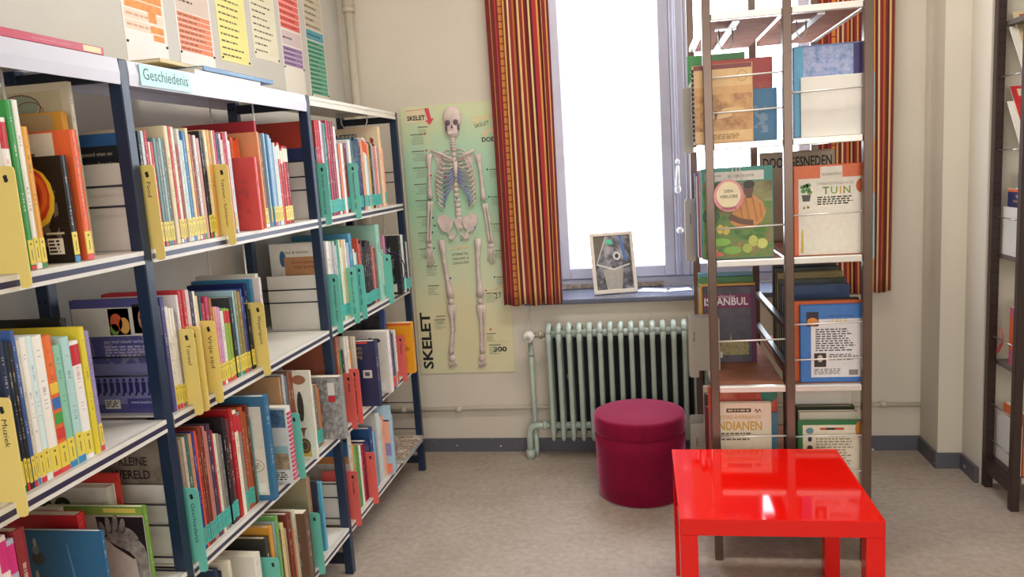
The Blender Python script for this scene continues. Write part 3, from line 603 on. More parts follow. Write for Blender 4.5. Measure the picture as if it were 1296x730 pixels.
  ('B', 2.4425, 0.0171, 0.2127, -1.125, 'cfc8b4', None, None, 0.157, '46b9ae', 0, 4),
  ('B', 2.461, 0.0126, 0.2185, -1.125, 'b88a60', None, None, 0.162, '46b9ae', 0, 0),
  ('B', 2.474, 0.0126, 0.1996, -1.125, 'b88a60', None, None, 0.15, '46b9ae', 0, 2),
  ('B', 2.532, 0.0326, 0.2265, -1.065, '9a9a98', None, 'stone', 0.21, None, 0, 0),
 ],
 '33': [
  ('B', 2.671, 0.0246, 0.339, -1.125, 'a8604a', None, 'plain', 0.22, None, 0, 0),
  ('B', 2.6966, 0.015, 0.2835, -1.125, '2f8f50', None, None, 0.21, 'e8584f', 0, 0),
  ('D', 2.7126, 'red', 'Azie'),
  ('B', 2.7164, 0.0182, 0.2775, -1.125, '38333a', None, None, 0.205, 'e8584f', 0, 0),
  ('B', 2.748, 0.0236, 0.3215, -1.125, 'dcd5c8', None, None, 0.238, 'e8584f', 0, 0),
  ('D', 2.776, 'red', 'Europa - Middellandse zee'),
  ('B', 2.7798, 0.0158, 0.3165, -1.125, 'e4ded2', None, None, 0.234, 'e8584f', 0, 0),
  ('B', 2.7966, 0.0108, 0.2605, -1.125, 'e0963c', None, None, 0.193, 'e8584f', 0, 0),
  ('B', 2.82, 0.0216, 0.3055, -1.125, 'b8a890', None, None, 0.226, 'e8584f', 0, 0),
  ('B', 2.8426, 0.024, 0.3005, -1.125, 'c9c0a8', None, None, 0.222, 'e8584f', 0, 0),
  ('B', 2.912, 0.0376, 0.268, -1.065, '2c3158', None, 'gold', 0.21, None, 0, 0),
  ('B', 3.099, 0.0346, 0.268, -1.075, 'e9e2dc', None, 'white', 0.198, None, 0, 0),
  ('B', 3.1346, 0.0188, 0.261, -1.075, '6a5a88', None, None, 0.193, 'e8584f', 0, 0),
  ('B', 3.1538, 0.0188, 0.2419, -1.075, '6a5a88', None, None, 0.179, 'e8584f', 0, 4),
  ('B', 3.191, 0.0296, 0.2465, -1.155, '26242c', None, 'plain', 0.182, None, 0, 0),
  ('B', 3.2216, 0.021, 0.244, -1.085, 'e6e0d8', None, None, 0.181, 'e8584f', 0, 0),
  ('D', 3.367, 'red', 'Natuur'),
  ('B', 3.3708, 0.0198, 0.31, -1.175, '3a5a98', None, 'dark', 0.229, None, 0, 0),
  ('B', 3.414, 0.0366, 0.2385, -1.065, 'eba323', None, 'orange', 0.2, None, 0, 0),
 ],
 '24': [
  ('B', 1.771, 0.0166, 0.2775, -1.145, '24365a', None, None, 0.205, None, 0, 0),
  ('B', 1.788, 0.0166, 0.2614, -1.145, '24365a', None, None, 0.193, None, 0, 4),
  ('B', 1.8056, 0.016, 0.283, -1.125, 'e0d6c0', None, None, 0.209, None, 0, 0),
  ('B', 1.937, 0.0366, 0.2295, -1.125, 'e8e2d6', None, 'plain', 0.17, None, 0, 0),
  ('D', 2.006, 'teal', ''),
  ('B', 2.0098, 0.0228, 0.247, -1.125, '34342e', None, 'plain', 0.183, None, 0, 0),
  ('B', 2.042, 0.0186, 0.2675, -1.125, 'd99a3a', None, 'plain', 0.198, None, 0, 0),
  ('B', 2.064, 0.0146, 0.2715, -1.125, '8aa0a0', None, None, 0.201, None, 0, 0),
  ('B', 2.083, 0.0176, 0.281, -1.125, '6fae5a', None, 'plain', 0.208, None, 0, 0),
  ('B', 2.1016, 0.0071, 0.23, -1.125, '7a3038', None, None, 0.17, None, 0, 0),
  ('B', 2.111, 0.0186, 0.2435, -1.125, 'd8c890', None, None, 0.18, None, 0, 0),
  ('B', 2.1306, 0.013, 0.2185, -1.125, 'b89a78', None, None, 0.162, None, 0, 0),
  ('B', 2.155, 0.0246, 0.2545, -1.125, '7a3a30', None, None, 0.188, None, 0, 0),
  ('B', 2.1806, 0.0071, 0.193, -1.125, 'e07a3a', None, None, 0.15, None, 0, 0),
  ('B', 2.196, 0.0186, 0.2475, -1.125, 'd6cdb8', None, 'plain', 0.183, None, 0, 0),
  ('B', 2.2156, 0.035, 0.2305, -1.095, '6a5040', None, 'plain', 0.171, None, 0, 0),
  ('B', 2.2516, 0.0086, 0.2205, -1.125, 'a89880', None, None, 0.163, None, 0, 0),
  ('D', 2.307, 'teal', ''),
  ('B', 2.378, 0.0136, 0.2885, -1.155, 'b0a080', None, None, 0.213, None, 0, 0),
  ('B', 2.392, 0.0136, 0.2799, -1.155, 'b0a080', None, None, 0.207, None, 0, 2),
  ('B', 2.4066, 0.01, 0.2555, -1.135, '33304a', None, None, 0.189, None, 0, 0),
  ('B', 2.4176, 0.0149, 0.25, -1.125, '5fb0d0', None, None, 0.185, None, 0, 0),
  ('B', 2.4335, 0.0136, 0.2385, -1.155, 'e0dcd0', None, None, 0.176, None, 0, 0),
 ],
 '34': [
  ('D', 2.662, 'red', 'Landen'),
  ('B', 2.695, 0.0316, 0.3475, -1.125, 'c8c4ba', None, 'transport', 0.257, None, 0, 0),
  ('B', 2.7276, 0.01, 0.274, -1.125, 'e8944a', None, None, 0.203, None, 0, 0),
  ('B', 2.7385, 0.0171, 0.2595, -1.125, '7fb860', None, None, 0.192, None, 0, 0),
  ('B', 2.756, 0.0171, 0.2457, -1.125, '7fb860', None, None, 0.182, None, 0, 1),
  ('B', 2.7735, 0.0171, 0.246, -1.125, '7fb860', None, None, 0.182, None, 0, 1),
  ('B', 2.7916, 0.021, 0.2365, -1.125, 'e8efe0', None, None, 0.175, None, 0, 0),
  ('B', 2.815, 0.0146, 0.2335, -1.125, 'c0304a', None, None, 0.173, None, 0, 0),
  ('B', 2.83, 0.0146, 0.2302, -1.125, 'c0304a', None, None, 0.17, None, 0, 4),
  ('B', 2.845, 0.0146, 0.2284, -1.125, 'c0304a', None, None, 0.169, None, 0, 1),
  ('D', 2.8606, 'red', ''),
  ('B', 2.865, 0.0206, 0.234, -1.125, '2f3a6a', None, None, 0.173, None, 0, 0),
  ('B', 2.886, 0.0206, 0.2215, -1.125, '2f3a6a', None, None, 0.164, None, 0, 2),
  ('B', 2.919, 0.0346, 0.267, -1.125, '274a80', None, 'plain', 0.198, None, 0, 0),
  ('B', 2.9546, 0.0168, 0.237, -1.125, '9cc4d8', None, None, 0.175, None, 0, 0),
  ('B', 2.9718, 0.0168, 0.2344, -1.125, '9cc4d8', None, None, 0.173, None, 0, 1),
  ('B', 3.01, 0.0201, 0.299, -1.125, 'd4d2cc', None, None, 0.221, None, 0, 0),
  ('B', 3.0305, 0.0201, 0.2978, -1.125, 'd4d2cc', None, None, 0.22, None, 0, 3),
  ('B', 3.0516, 0.0157, 0.2735, -1.125, 'd8c8b8', None, None, 0.202, None, 0, 0),
  ('B', 3.0677, 0.0157, 0.2528, -1.125, 'd8c8b8', None, None, 0.187, None, 0, 2),
  ('B', 3.0839, 0.0157, 0.2674, -1.125, 'd8c8b8', None, None, 0.198, None, 0, 2),
  ('B', 3.1006, 0.0149, 0.3065, -1.095, 'a8cbe0', None, 'collage', 0.2, None, 0, 0),
  ('B', 3.133, 0.0151, 0.275, -1.105, 'c8d8e0', None, None, 0.204, None, 0, 0),
  ('B', 3.1485, 0.0151, 0.2526, -1.105, 'c8d8e0', None, None, 0.187, None, 0, 1),
 ],
}
SK = {'skull': (-0.904, 1.704), 'chin': (-0.913, 1.639), 'neck0': (-0.909, 1.635), 'neck1': (-0.908, 1.57), 'spine': [(-0.908, 1.57), (-0.911, 1.473), (-0.912, 1.371), (-0.909, 1.268), (-0.905, 1.185)], 'shL': (-1.029, 1.562), 'shR': (-0.794, 1.551), 'hL': [(-1.035, 1.556), (-1.042, 1.451), (-1.047, 1.334)], 'hR': [(-0.786, 1.54), (-0.779, 1.435), (-0.773, 1.312)], 'fL': [(-1.048, 1.321), (-1.06, 1.224), (-1.072, 1.114)], 'fR': [(-0.77, 1.296), (-0.76, 1.198), (-0.754, 1.099)], 'haL': [(-1.072, 1.11), (-1.074, 0.983)], 'haR': [(-0.755, 1.095), (-0.754, 0.986)], 'pel': (-0.914, 1.186), 'feL': [(-1.004, 1.123), (-0.996, 0.98), (-0.978, 0.825)], 'feR': [(-0.816, 1.123), (-0.827, 0.972), (-0.824, 0.828)], 'tiL': [(-0.978, 0.791), (-0.977, 0.657), (-0.998, 0.531)], 'tiR': [(-0.825, 0.786), (-0.826, 0.653), (-0.832, 0.534)], 'foL': (-0.997, 0.487), 'foR': (-0.84, 0.484), 'ster': [(-0.901, 1.513), (-0.906, 1.422)], 'big': [(-1.106, 0.452), (-1.129, 0.809)], 'head': [(-1.141, 1.768), (-1.034, 1.704)], 't300': (-0.779, 0.554), 't27': (-0.751, 0.832), 'tref': (-0.964, 1.063), 'hd2': (-0.795, 1.711), 'arr2': (-0.76, 1.615), 'tOO': (-0.76, 1.616)}

# ================================================================ blue shelving on the left
XS = -1.113; XBK = -1.405; SY = [.61, 1.61, 2.595, 3.599]; LV = {'1': 1.328, '2': .932, '3': .551, '4': .186}; TOP = 1.75
NAVY = paint('1a2c46', .36, var=.1); NAVYL = paint('141e2e', .5)
SHW = paint('e6e2da', .4, var=.03); STRIP = paint('34324e', .35, var=.05); STEEL = paint('b9b9b6', .3, .9, var=.03); ROD = paint('e4e2de', .3, .2, var=.02)
shl = empty('library_shelving', (-1.26, 2.1, 0), 'three-bay steel library shelving with navy posts and white shelves', 'shelving')
HOLE = paint('0c0f16', .8, var=0)
for i, y in enumerate(SY):
    B().cbox(XS-.032, XS, y, y+.03, 0, TOP+.001, .0025).build('front_post', NAVY, shl)
    p = B().cbox(XBK, XBK+.034, y, y+.03, 0, TOP-.004, .0025).build('back_post', NAVY, shl)
    h = B()
    for q in range(33):
        z = .12+q*.05
        for dx in (.009, .024): h.prism([(XBK+dx+.0035*math.cos(a*math.pi/3), z+.0035*math.sin(a*math.pi/3)) for a in range(6)], 'y', y-.0008, y+.0008)
    h.build('post_holes', HOLE, p, world=False).location = (0, 0, 0)
    # the holes are laid out in world space under an unrotated part: shift them back by the root offset
    p.children[0].location = (-shl.location.x, -shl.location.y, -shl.location.z); p.children[0]['kind'] = 'stuff'
    B().box(XBK+.034, XS-.032, y+.004, y+.026, TOP-.045, TOP-.016).build('top_rail', NAVYL, shl)
    B().box(XBK+.034, XS-.032, y+.004, y+.026, .04, .075).build('bottom_rail', NAVYL, shl)
    for lv, z in LV.items():
        for dz in ((.149, .103) if lv in '12' else (.165, .112, .03)):
            B().tube([(XBK+.034, y+.012, z+dz), (XS-.032, y+.012, z+dz)], .0026, 6).build('side_rod', NAVYL, shl, smooth=True)
for bay in range(3):
    y0 = SY[bay]+.0308; y1 = SY[bay+1]-.0008
    for lv, z in LV.items():
        s_ = B().box(XBK+.002, XS-.004, y0, y1, z-.004, z)
        s_.box(XS-.006, XS+.001, y0, y1, z-.010, z); s_.box(XS-.008, XS-.001, y0, y1, z-.022, z-.010); s_.box(XS-.006, XS+.001, y0, y1, z-.030, z-.022)
        s_.box(XBK+.002, XBK+.005, y0, y1, z-.030, z-.004)
        bd = s_.build('shelf_board', SHW, shl)
        st = B().box(XS-.001, XS-.0002, y0+.001, y1-.001, z-.0218, z-.0102).build('label_strip', STRIP, bd, world=False)
        st.location = -Vector(shl.location)
    if bay < 2:
        s_ = B().box(XBK, XS-.003, y0, y1, TOP-.006, TOP); s_.prism([(XS-.003,TOP-.055),(XS,TOP-.055),(XS+.002,TOP-.03),(XS-.001,TOP),(XS-.003,TOP)], 'y', y0, y1)
        s_.box(XBK, XBK+.003, y0, y1, TOP-.03, TOP-.006)
    else:
        s_ = B().box(XBK, XS-.003, y0, y1, TOP-.006, TOP); s_.box(XS-.003, XS, y0, y1, TOP-.012, TOP); s_.box(XS-.006, XS-.003, y0, y1, TOP-.02, TOP-.006); s_.box(XS-.003, XS, y0, y1, TOP-.032, TOP-.018)
    s_.build('top_board', paint('d2d2de', .35, var=.02) if bay < 2 else paint('e4dfd2', .4, var=.02), shl)
# sign on the fascia
sg = empty('shelf_sign', (XS+.004, 1.78, 1.70), 'pale turquoise sign reading Geschiedenis on the top fascia of the shelving', 'sign')
B().box(XS+.0025, XS+.0042, 1.678, 1.884, 1.699, 1.747).build('sign_plate', paint('a5dcd6', .3, var=.02), sg)
text(sg, 'Geschiedenis', (XS+.0046, 1.689, 1.713), UY, UZ, h=.026, w=.182, mat=paint('41686a', .5, var=0))

# ---------------------------------------------------------------- books
NAMES = {'red': 'c8303a', 'dark red': '8a2a30', 'crimson': 'c02c50', 'orange': 'e47a3a', 'mustard yellow': 'e0a840', 'yellow': 'e6d040', 'cream': 'ecdcb8', 'white': 'eeeae4', 'light grey': 'cfcdc8', 'grey': '98968f', 'black': '221f22', 'navy blue': '262f50', 'blue': '3a68a8', 'light blue': 'a4c8e0', 'teal': '3d7a80', 'pale turquoise': 'a8d0cc', 'green': '3f9a50', 'lime green': '8cc04a', 'olive green': '80804c', 'brown': '80503a', 'tan': 'c89c74', 'pink': 'e49ab4', 'salmon pink': 'e49084', 'pale pink': 'ecd8d8', 'purple': '584a92', 'lilac': '9a8ec0', 'plum': '4c3450', 'dark grey': '3c3a3a', 'beige': 'd8cdb8', 'dark green': '2f4a3c', 'sea green': '8fc9b0', 'rust brown': 'b0502f', 'magenta': 'b83a60'}
def cname(h):
    c = lin(h)
    def d(k):
        q = lin(NAMES[k]); return sum((a**.45-b**.45)**2 for a, b in zip(c, q))
    return min(NAMES, key=d)
ORD = ['first', 'second', 'third', 'fourth', 'fifth', 'sixth', 'seventh', 'eighth', 'ninth', 'tenth', 'eleventh', 'twelfth', 'thirteenth', 'fourteenth', 'fifteenth', 'sixteenth', 'seventeenth', 'eighteenth', 'nineteenth', 'twentieth']
TENS = {2: 'twenty', 3: 'thirty', 4: 'forty', 5: 'fifty'}
def ordn(i):
    if i < 20: return ORD[i]
    n = i+1
    return {30: 'thirtieth', 40: 'fortieth', 50: 'fiftieth'}.get(n) or TENS[n//10]+'-'+ORD[n % 10-1]
PAGES = paint('e9dfca', .85, var=.1, scale=260)
class Face:
    """prints on the side of a book that looks into the room; s runs left to right, z up, seen from the front"""
    def __init__(s, o, t, d, flip=False): s.o, s.t, s.d, s.flip = o, t, d, flip
    def pt(s, a, z, e=.0006): return (-a, s.t+e, z) if s.flip else (-s.d+a, -e, z)
    def poly(s, pts, col, name='cover_print', e=.0006, rough=.4):
        m = MB(); m.v = [s.pt(a, z, e) for a, z in pts]; m.f = [tuple(range(len(pts)))]
        return m.build(name, paint(col, rough, var=.05, scale=60) if isinstance(col, str) else col, s.o, world=False)
    def rect(s, a0, a1, z0, z1, col, name='cover_print', e=.0006): return s.poly([(a0,z0),(a1,z0),(a1,z1),(a0,z1)], col, name, e)
    def disc(s, a, z, ra, rz, col, e=.0008, n=14, name='cover_print', rot=0):
        return s.poly([(a+ra*math.cos(2*math.pi*k/n)*math.cos(rot)-rz*math.sin(2*math.pi*k/n)*math.sin(rot), z+ra*math.cos(2*math.pi*k/n)*math.sin(rot)+rz*math.sin(2*math.pi*k/n)*math.cos(rot)) for k in range(n)], col, name, e)
    def text(s, st, a, z, h=None, w=None, col='1c1c22', e=.001, align='l', bold=.0):
        p = s.pt(a, z, e); u = (-1,0,0) if s.flip else (1,0,0)
        return text(s.o, st, p, u, UZ, h=h, w=w, mat=paint(col, .5, var=0), name='title', align=align, world=False, bold=bold)
    def lines(s, a0, a1, z0, z1, n, col='55555a', seed=1, name='text_lines'):
        rr = random.Random(seed); m = MB()
        for i in range(n):
            z = z1-(z1-z0)*(i+.5)/n; hh = (z1-z0)/n*.28; a = a0
            e_ = a0+(a1-a0)*rr.uniform(.72, 1)
            while a < e_:
                w = rr.uniform(.006, .018); b_ = min(e_, a+w); k = len(m.v)
                m.v += [s.pt(a, z-hh, .0009), s.pt(b_, z-hh, .0009), s.pt(b_, z+hh, .0009), s.pt(a, z+hh, .0009)]; m.f.append((k, k+1, k+2, k+3)); a = b_+.004
        return m.build(name, paint(col, .6, var=0), s.o, world=False)
def blotch(cols, scale=14, rough=.4, detail=5):
    key = ('blotch', tuple(cols), scale)
    if key in MATS: return MATS[key]
    m, N, L, b = nt('printed_picture'); b.inputs['Roughness'].default_value = rough
    tc = N.new('ShaderNodeTexCoord'); n = N.new('ShaderNodeTexNoise'); n.inputs['Scale'].default_value = scale; n.inputs['Detail'].default_value = detail; n.inputs['Roughness'].default_value = .65
    L.new(tc.outputs['Object'], n.inputs['Vector'])
    cr_ = N.new('ShaderNodeValToRGB'); el = cr_.color_ramp.elements
    k = len(cols)
    for i, c in enumerate(cols):
        p = .3+.42*i/(k-1) if k > 1 else .5
        if i < 2: e = el[i]; e.position = p
        else: e = el.new(p)
        e.color = (*lin(c), 1)
    L.new(n.outputs['Fac'], cr_.inputs[0]); L.new(cr_.outputs[0], b.inputs['Base Color'])
    MATS[key] = m; return m
def make_book(loc, t, h, d, hexc, label, group, acc=None, rz=0, sticker=None, seed=0, band=False, lean=0, cat='book'):
    bt = min(.0028 if h > .24 else .0016, t*.18); ov = .003 if h > .24 else .0008
    m = MB()
    m.cbox(-d, 0, 0, bt, 0, h, bt*.35); m.cbox(-d, 0, t-bt, t, 0, h, bt*.35)
    # rounded spine
    k = 5; pl = []
    for i in range(k+1):
        a = math.pi*i/k; pl.append((-min(.0035, t*.2)+min(.0035, t*.2)*math.sin(a), t/2-(t/2-.0002)*math.cos(a)))
    pl += [(-bt-.005, t-.0003), (-bt-.005, .0003)]
    m.prism(pl, 'z', .0004, h-.0004)
    o = m.build('book', cover_mat(hexc, acc, band), None)
    o.location = loc; o.rotation_euler = (lean, 0, rz)
    tag(o, label, cat, group)
    B().box(-d+ov, -bt-.005, bt+.0001, t-bt-.0001, ov, h-ov).build('pages', PAGES, o, world=False)
    if sticker:
        rr = random.Random(seed); z0 = rr.uniform(.010, .016); z1 = z0+.046
        sb = B().box(-.001, .0009, .0006, t-.0006, z0, z1).build('spine_sticker', paint(sticker, .4, var=.05), o, world=False)
        q = B(); q.box(.0009, .0012, t*.4, t*.62, z1-.010, z1-.006); q.box(.0009, .0012, t*.47, t*.56, z0+.008, z0+.028); q.build('sticker_mark', paint('6a5e34', .6, var=0), sb, world=False)
        if sticker != '46b9ae' and rr.random() < .7:
            B().box(-.001, .0008, .0008, t-.0008, .001, z0-.002).build('colour_dot', paint(rr.choice(['d8303a', '2f8a4a', 'e04a50', 'f0efe8', '3a8ac0']), .4), o, world=False)
    return o
# printed fronts -------------------------------------------------
def ring(F_, a, z, ra, rz, w, col, e):
    n = 18; m = MB()
    for k in range(n):
        g = 2*math.pi*k/n; m.v += [F_.pt(a+ra*math.cos(g), z+rz*math.sin(g), e), F_.pt(a+(ra-w)*math.cos(g), z+(rz-w)*math.sin(g), e)]
    m.f = [(2*k, 2*((k+1) % n), 2*((k+1) % n)+1, 2*k+1) for k in range(n)]
    return m.build('cover_print', paint(col, .4), F_.o, world=False)
def art(kind, o, t, h, d, flip=False):
    f = Face(o, t, d, flip)
    if kind == 'spiral':
        a, z = d-.075, h*.62
        f.disc(a, z, .05, .062, 'e8c93a', .0006); f.disc(a-.003, z+.004, .043, .056, 'd9452c', .0008); ring(f, a, z+.006, .034, .044, .01, 'f07a35', .001); ring(f, a, z+.006, .018, .024, .006, 'a8251c', .0011)
        f.poly([(a-.02, z-.034), (a+.01, z-.018), (a+.012, z-.012), (a-.018, z-.026)], '221c1c', e=.0013)
        f.rect(d-.055, d-.02, .018, .05, 'e8e6dc'); f.lines(d-.053, d-.022, .02, .048, 4, '222222', 3); f.rect(d-.055, d-.015, .058, .062, 'c9c4b4')
    elif kind == 'orangeband':
        f.rect(.004, d-.04, .004, h-.004, 'e6ddc8'); f.lines(.03, d-.06, h*.6, h*.85, 4, '6a5a48', 4)
    elif kind == 'tan':
        f.rect(.004, d-.022, .004, h-.004, 'c2aa78'); f.text('een sterke', d-.12, h-.05, h=.008, col='5a4a30'); f.text('verhalenbundel', d-.12, h-.065, h=.006, col='5a4a30')
    elif kind == 'map':
        f.rect(.012, d-.02, .012, h-.016, 'd9cba4'); f.disc(d-.12, h-.05, .045, .028, 'a9b89a', rot=.2); ring(f, d-.12, h-.05, .05, .03, .003, '8a5a3c', .001); ring(f, d-.10, h-.058, .035, .022, .002, '8a5a3c', .0011)
        for q in range(4): f.disc(d-.065+.012*q, h-.075-.004*q, .01, .006, 'b5764a', .0012, 8)
    elif kind == 'blacktext':
        f.rect(0.001, d-.002, h-.028, h-.001, '2f5f96'); f.text('gezond eten en', d-.15, h-.05, h=.009, col='d8d0b0'); f.text('wij in regelmatige sport', d-.18, h-.075, w=.165, col='e8e0b0'); f.text('vragen over gezondheid en beweging', d-.18, h-.088, w=.165, col='d8d8d0')
    elif kind == 'greentext':
        for i in range(4): f.text(['waar gebeurde verhalen', 'over de grote oorlog', 'dagboek van een', 'kleine soldaat'][i], d-.15, h-.035-.014*i, w=.13, col='c8ccb8')
    elif kind == 'purple':
        f.rect(.003, d-.003, h*.68, h-.02, 'dcd8cc'); f.rect(.10, .155, h*.69, h*.92, 'c9a07a'); f.disc(.12, h*.80, .016, .022, 'd8603c'); f.disc(.14, h*.77, .014, .02, 'e8b25a'); f.disc(.113, h*.74, .012, .014, '7a9a4a')
        f.rect(.165, d-.008, h*.70, h*.95, '2a2428'); f.disc(.2, h*.82, .022, .032, 'c08a6a', .001); ring(f, .192, h*.84, .009, .008, .002, '1a1a1a', .0013); ring(f, .212, h*.84, .009, .008, .002, '1a1a1a', .0014)
        f.text('een heel nieuw verhaal', .08, h*.62, w=.11, col='d8d4ec'); f.lines(.08, .2, h*.50, h*.60, 4, 'b8b0d8', 5); f.rect(.003, d-.003, h*.08, h*.44, '7f7fae', e=.0005)
        for q in range(11):
            a = .05+q*.017; z = h*.23; f.disc(a, z+.018, .004, .005, '2c2a66', .001, 8); f.poly([(a-.005, z-.012), (a+.004, z-.014), (a+.006, z+.012), (a-.006, z+.013)], '2c2a66', e=.001); f.poly([(a-.01, z-.02+.004*(q % 2)), (a-.005, z-.022), (a+.001, z-.01), (a-.003, z-.008)], '2c2a66', e=.0011)
        f.rect(.06, .10, h*.04, h*.12, 'ece8e0'); f.lines(.062, .098, h*.05, h*.115, 4, '333333', 2); f.rect(.12, d-.01, h*.04, h*.13, '4a4a8a'); f.text('www.leesboekenclub', .13, h*.085, w=.09, col='d8d8f0')
    elif kind == 'wereld':
        f.rect(.002, d-.002, h*.45, h-.004, blotch(['6a5e56', '94877a', 'a89c8e'], 12)); f.text('KLEINE', .075, h*.80, h=.022, w=.075, col='2a2624', bold=.02); f.text('WERELD', .05, h*.69, h=.022, w=.105, col='2a2624', bold=.02); f.lines(.05, d-.01, h*.55, h*.64, 3, '5a504a', 8)
    elif kind == 'cards':
        f.rect(.02, d-.05, h*.66, h-.008, 'ece6da'); f.text('zien & beleven', .06, h*.88, w=.09, col='333333'); f.disc(.05, h*.82, .012, .03, '3a6a98'); f.rect(.055, d-.01, h*.62, h*.84, 'c08a60', e=.0009); f.text('DE MOORDENAAR', .08, h*.76, w=.11, col='7a2a20', e=.0012); f.text('VAN ROME', .09, h*.70, w=.08, col='7a2a20', e=.0012)
    elif kind == 'kasteel':
        f.rect(.01, d-.008, .01, h-.012, 'e6d2b4'); f.text('KASTEEL', .035, h-.055, h=.03, w=.135, col='4a5a60', bold=.02); f.disc(d-.03, h-.06, .008, .012, 'a8402c'); f.disc(d-.03, h-.085, .011, .014, '6a3a2a'); f.disc(d-.034, h-.05, .006, .006, 'd08a4a')
    elif kind == 'green':
        f.rect(.01, d-.02, .01, h-.01, 'd8d2b8'); f.disc(d-.03, h-.06, .01, .02, '4a9a40'); f.disc(d-.015, h-.07, .008, .016, '7fb848')
    elif kind == 'tower':
        f.rect(.002, d-.002, .002, h-.002, '346c94', e=.0004)
        for (a, z, s_) in ((.045, h-.045, 1), (.04, h-.12, 1.1)):
            f.disc(a, z-.018*s_, .016*s_, .014*s_, '4a4a44', .0008); f.disc(a-.003, z+.002*s_, .008*s_, .012*s_, '7f8a84', .0009); f.disc(a-.003, z+.018*s_, .004*s_, .01*s_, 'b8bfae', .001)
        f.poly([(.115, h-.03), (.118, h-.03), (.13, h-.12), (.14, h-.2), (.12, h-.2), (.122, h-.1)], '5f94b8', e=.0007); f.disc(.128, h-.13, .014, .02, '5f94b8', .0008)
        f.rect(.02, .1, .02, h*.42, 'd9d2c4', e=.0012); f.rect(.035, .1, .03, h*.40, '3d7fae', e=.0015)
    elif kind == 'hand':
        f.rect(.002, d-.002, .002, h-.02, 'c9bdb0', e=.0004); f.rect(.002, d-.004, h-.020, h-.002, '8aa84a', e=.0005); f.rect(d-.10, d-.02, h-.014, h-.004, 'dcc860', e=.0007)
        f.poly([(d-.122, h-.024), (d-.004, h-.024), (d-.004, .01), (d-.010, .01), (d-.014, h-.115), (d-.040, h-.125), (d-.085, h-.095), (d-.118, h-.062)], '1f1b1d', e=.0007)
        SKN = blotch(['55504c', '8f8981', 'b6b0a6'], 38)
        f.poly([(d-.110, h-.052), (d-.085, h-.040), (d-.050, h-.046), (d-.026, h-.072), (d-.008, h-.096), (d-.006, h-.118), (d-.030, h-.128), (d-.048, h-.108), (d-.080, h-.092), (d-.108, h-.076)], SKN, e=.001)
        f.poly([(d-.036, h-.112), (d-.006, h-.104), (d-.003, h-.16), (d-.003, .006), (d-.034, .006), (d-.032, h-.16)], SKN, e=.0012)
        for (a, z, ra, rz, ro) in ((d-.108, h-.052, .008, .020, .25), (d-.092, h-.042, .008, .021, .15), (d-.074, h-.038, .008, .021, -.05), (d-.057, h-.043, .0075, .019, -.2), (d-.034, h-.064, .007, .020, .75)):
            f.disc(a+.0012, z-.001, ra, rz, '2c2827', .0014, 12, rot=ro); f.disc(a, z, ra*.86, rz*.9, SKN, .0016, 12, rot=ro)
    elif kind == 'circles':
        f.rect(.006, d-.03, .006, h-.008, 'd2ccbe'); f.disc(d-.12, h-.045, .022, .022, '3a3632', .0008); f.disc(d-.12, h-.05, .012, .012, 'b8a878', .001); f.disc(d-.17, h-.045, .022, .022, '3a3632', .0008); f.rect(d-.19, d-.09, h-.066, h-.057, 'c09a58', e=.0012); f.rect(d-.095, d-.066, h-.068, h-.055, '23262a', e=.0013)
    elif kind == 'frame':
        f.rect(.02, d-.014, .018, h-.03, 'e2ddd0'); f.rect(.022, d-.016, h*.5, h-.034, 'd8d6cc', e=.0008); ring(f, d-.05, h*.34, .03, .02, .0025, 'a8a090', .001); f.lines(d-.075, d-.025, h*.31, h*.37, 3, '8a8478', 3); f.rect(d-.055, d-.02, .026, .054, 'f0eee8', e=.001); f.lines(d-.053, d-.022, .028, .052, 4, '22222a', 9)
    elif kind == 'land':
        f.rect(.006, d-.006, h*.74, h-.006, blotch(['243048', '4a6a88', '8aa0ae'], 26)); f.rect(.006, d-.006, h*.50, h*.74, 'dcdcd6'); f.rect(.006, d-.006, h*.40, h*.5, '9ac0c4'); f.rect(.006, d-.006, .045, h*.40, blotch(['6a5a48', 'b09878', 'cbb898'], 34)); f.rect(d-.06, d-.012, .008, .04, 'efece6', e=.0009); f.lines(d-.058, d-.014, .01, .038, 4, '22222a', 5)
        m = MB()
        for q in range(16): m.box(-.002, .004, .004, t-.004, .01+q*(h-.02)/16, .016+q*(h-.02)/16)
        m.build('binding', paint('d2486a', .4), o, world=False)
    elif kind == 'fossil':
        f.rect(.003, d-.003, .003, h-.003, 'e4dfd2', e=.0004); f.disc(d-.04, h-.03, .024, .016, 'a06a50'); f.disc(d-.042, h*.60, .011, .052, '463c38'); f.poly([(d-.057, h*.36), (d-.025, h*.36), (d-.035, h*.33), (d-.041, h*.24), (d-.047, h*.33)], '8a5a48', e=.0008); f.disc(d-.04, h*.155, .02, .026, '5f4634'); ring(f, d-.04, h*.155, .014, .018, .004, 'a8835c', .001); f.rect(d-.07, d-.02, .01, .034, 'dcae4c')
    elif kind == 'stone':
        f.rect(.002, d-.002, .002, h-.002, blotch(['5a5a58', '98989a', 'd0d0d0'], 55)); f.rect(d-.048, d-.022, h-.065, h-.02, 'e6e4e0', e=.001); f.lines(d-.046, d-.024, h-.062, h-.022, 6, '22222a', 5); f.rect(d-.048, d-.022, h-.09, h-.068, 'c8323c', e=.001)
    elif kind == 'gold':
        f.rect(.002, d-.002, .002, h-.002, '2b3056', e=.0004)
        for q in range(3): f.text(['Reis om', 'de wereld', 'in tachtig'][q], d-.13, h-.035-.017*q, w=.075, col='b8925a')
        f.rect(d-.058, d-.02, h*.44, h*.56, 'd8d6d2', e=.0009); f.rect(d-.05, d-.03, h*.47, h*.53, '55585e', e=.0012); f.rect(d-.1, d-.03, h-.01, h-.002, 'd94a44', e=.001)
    elif kind == 'white':
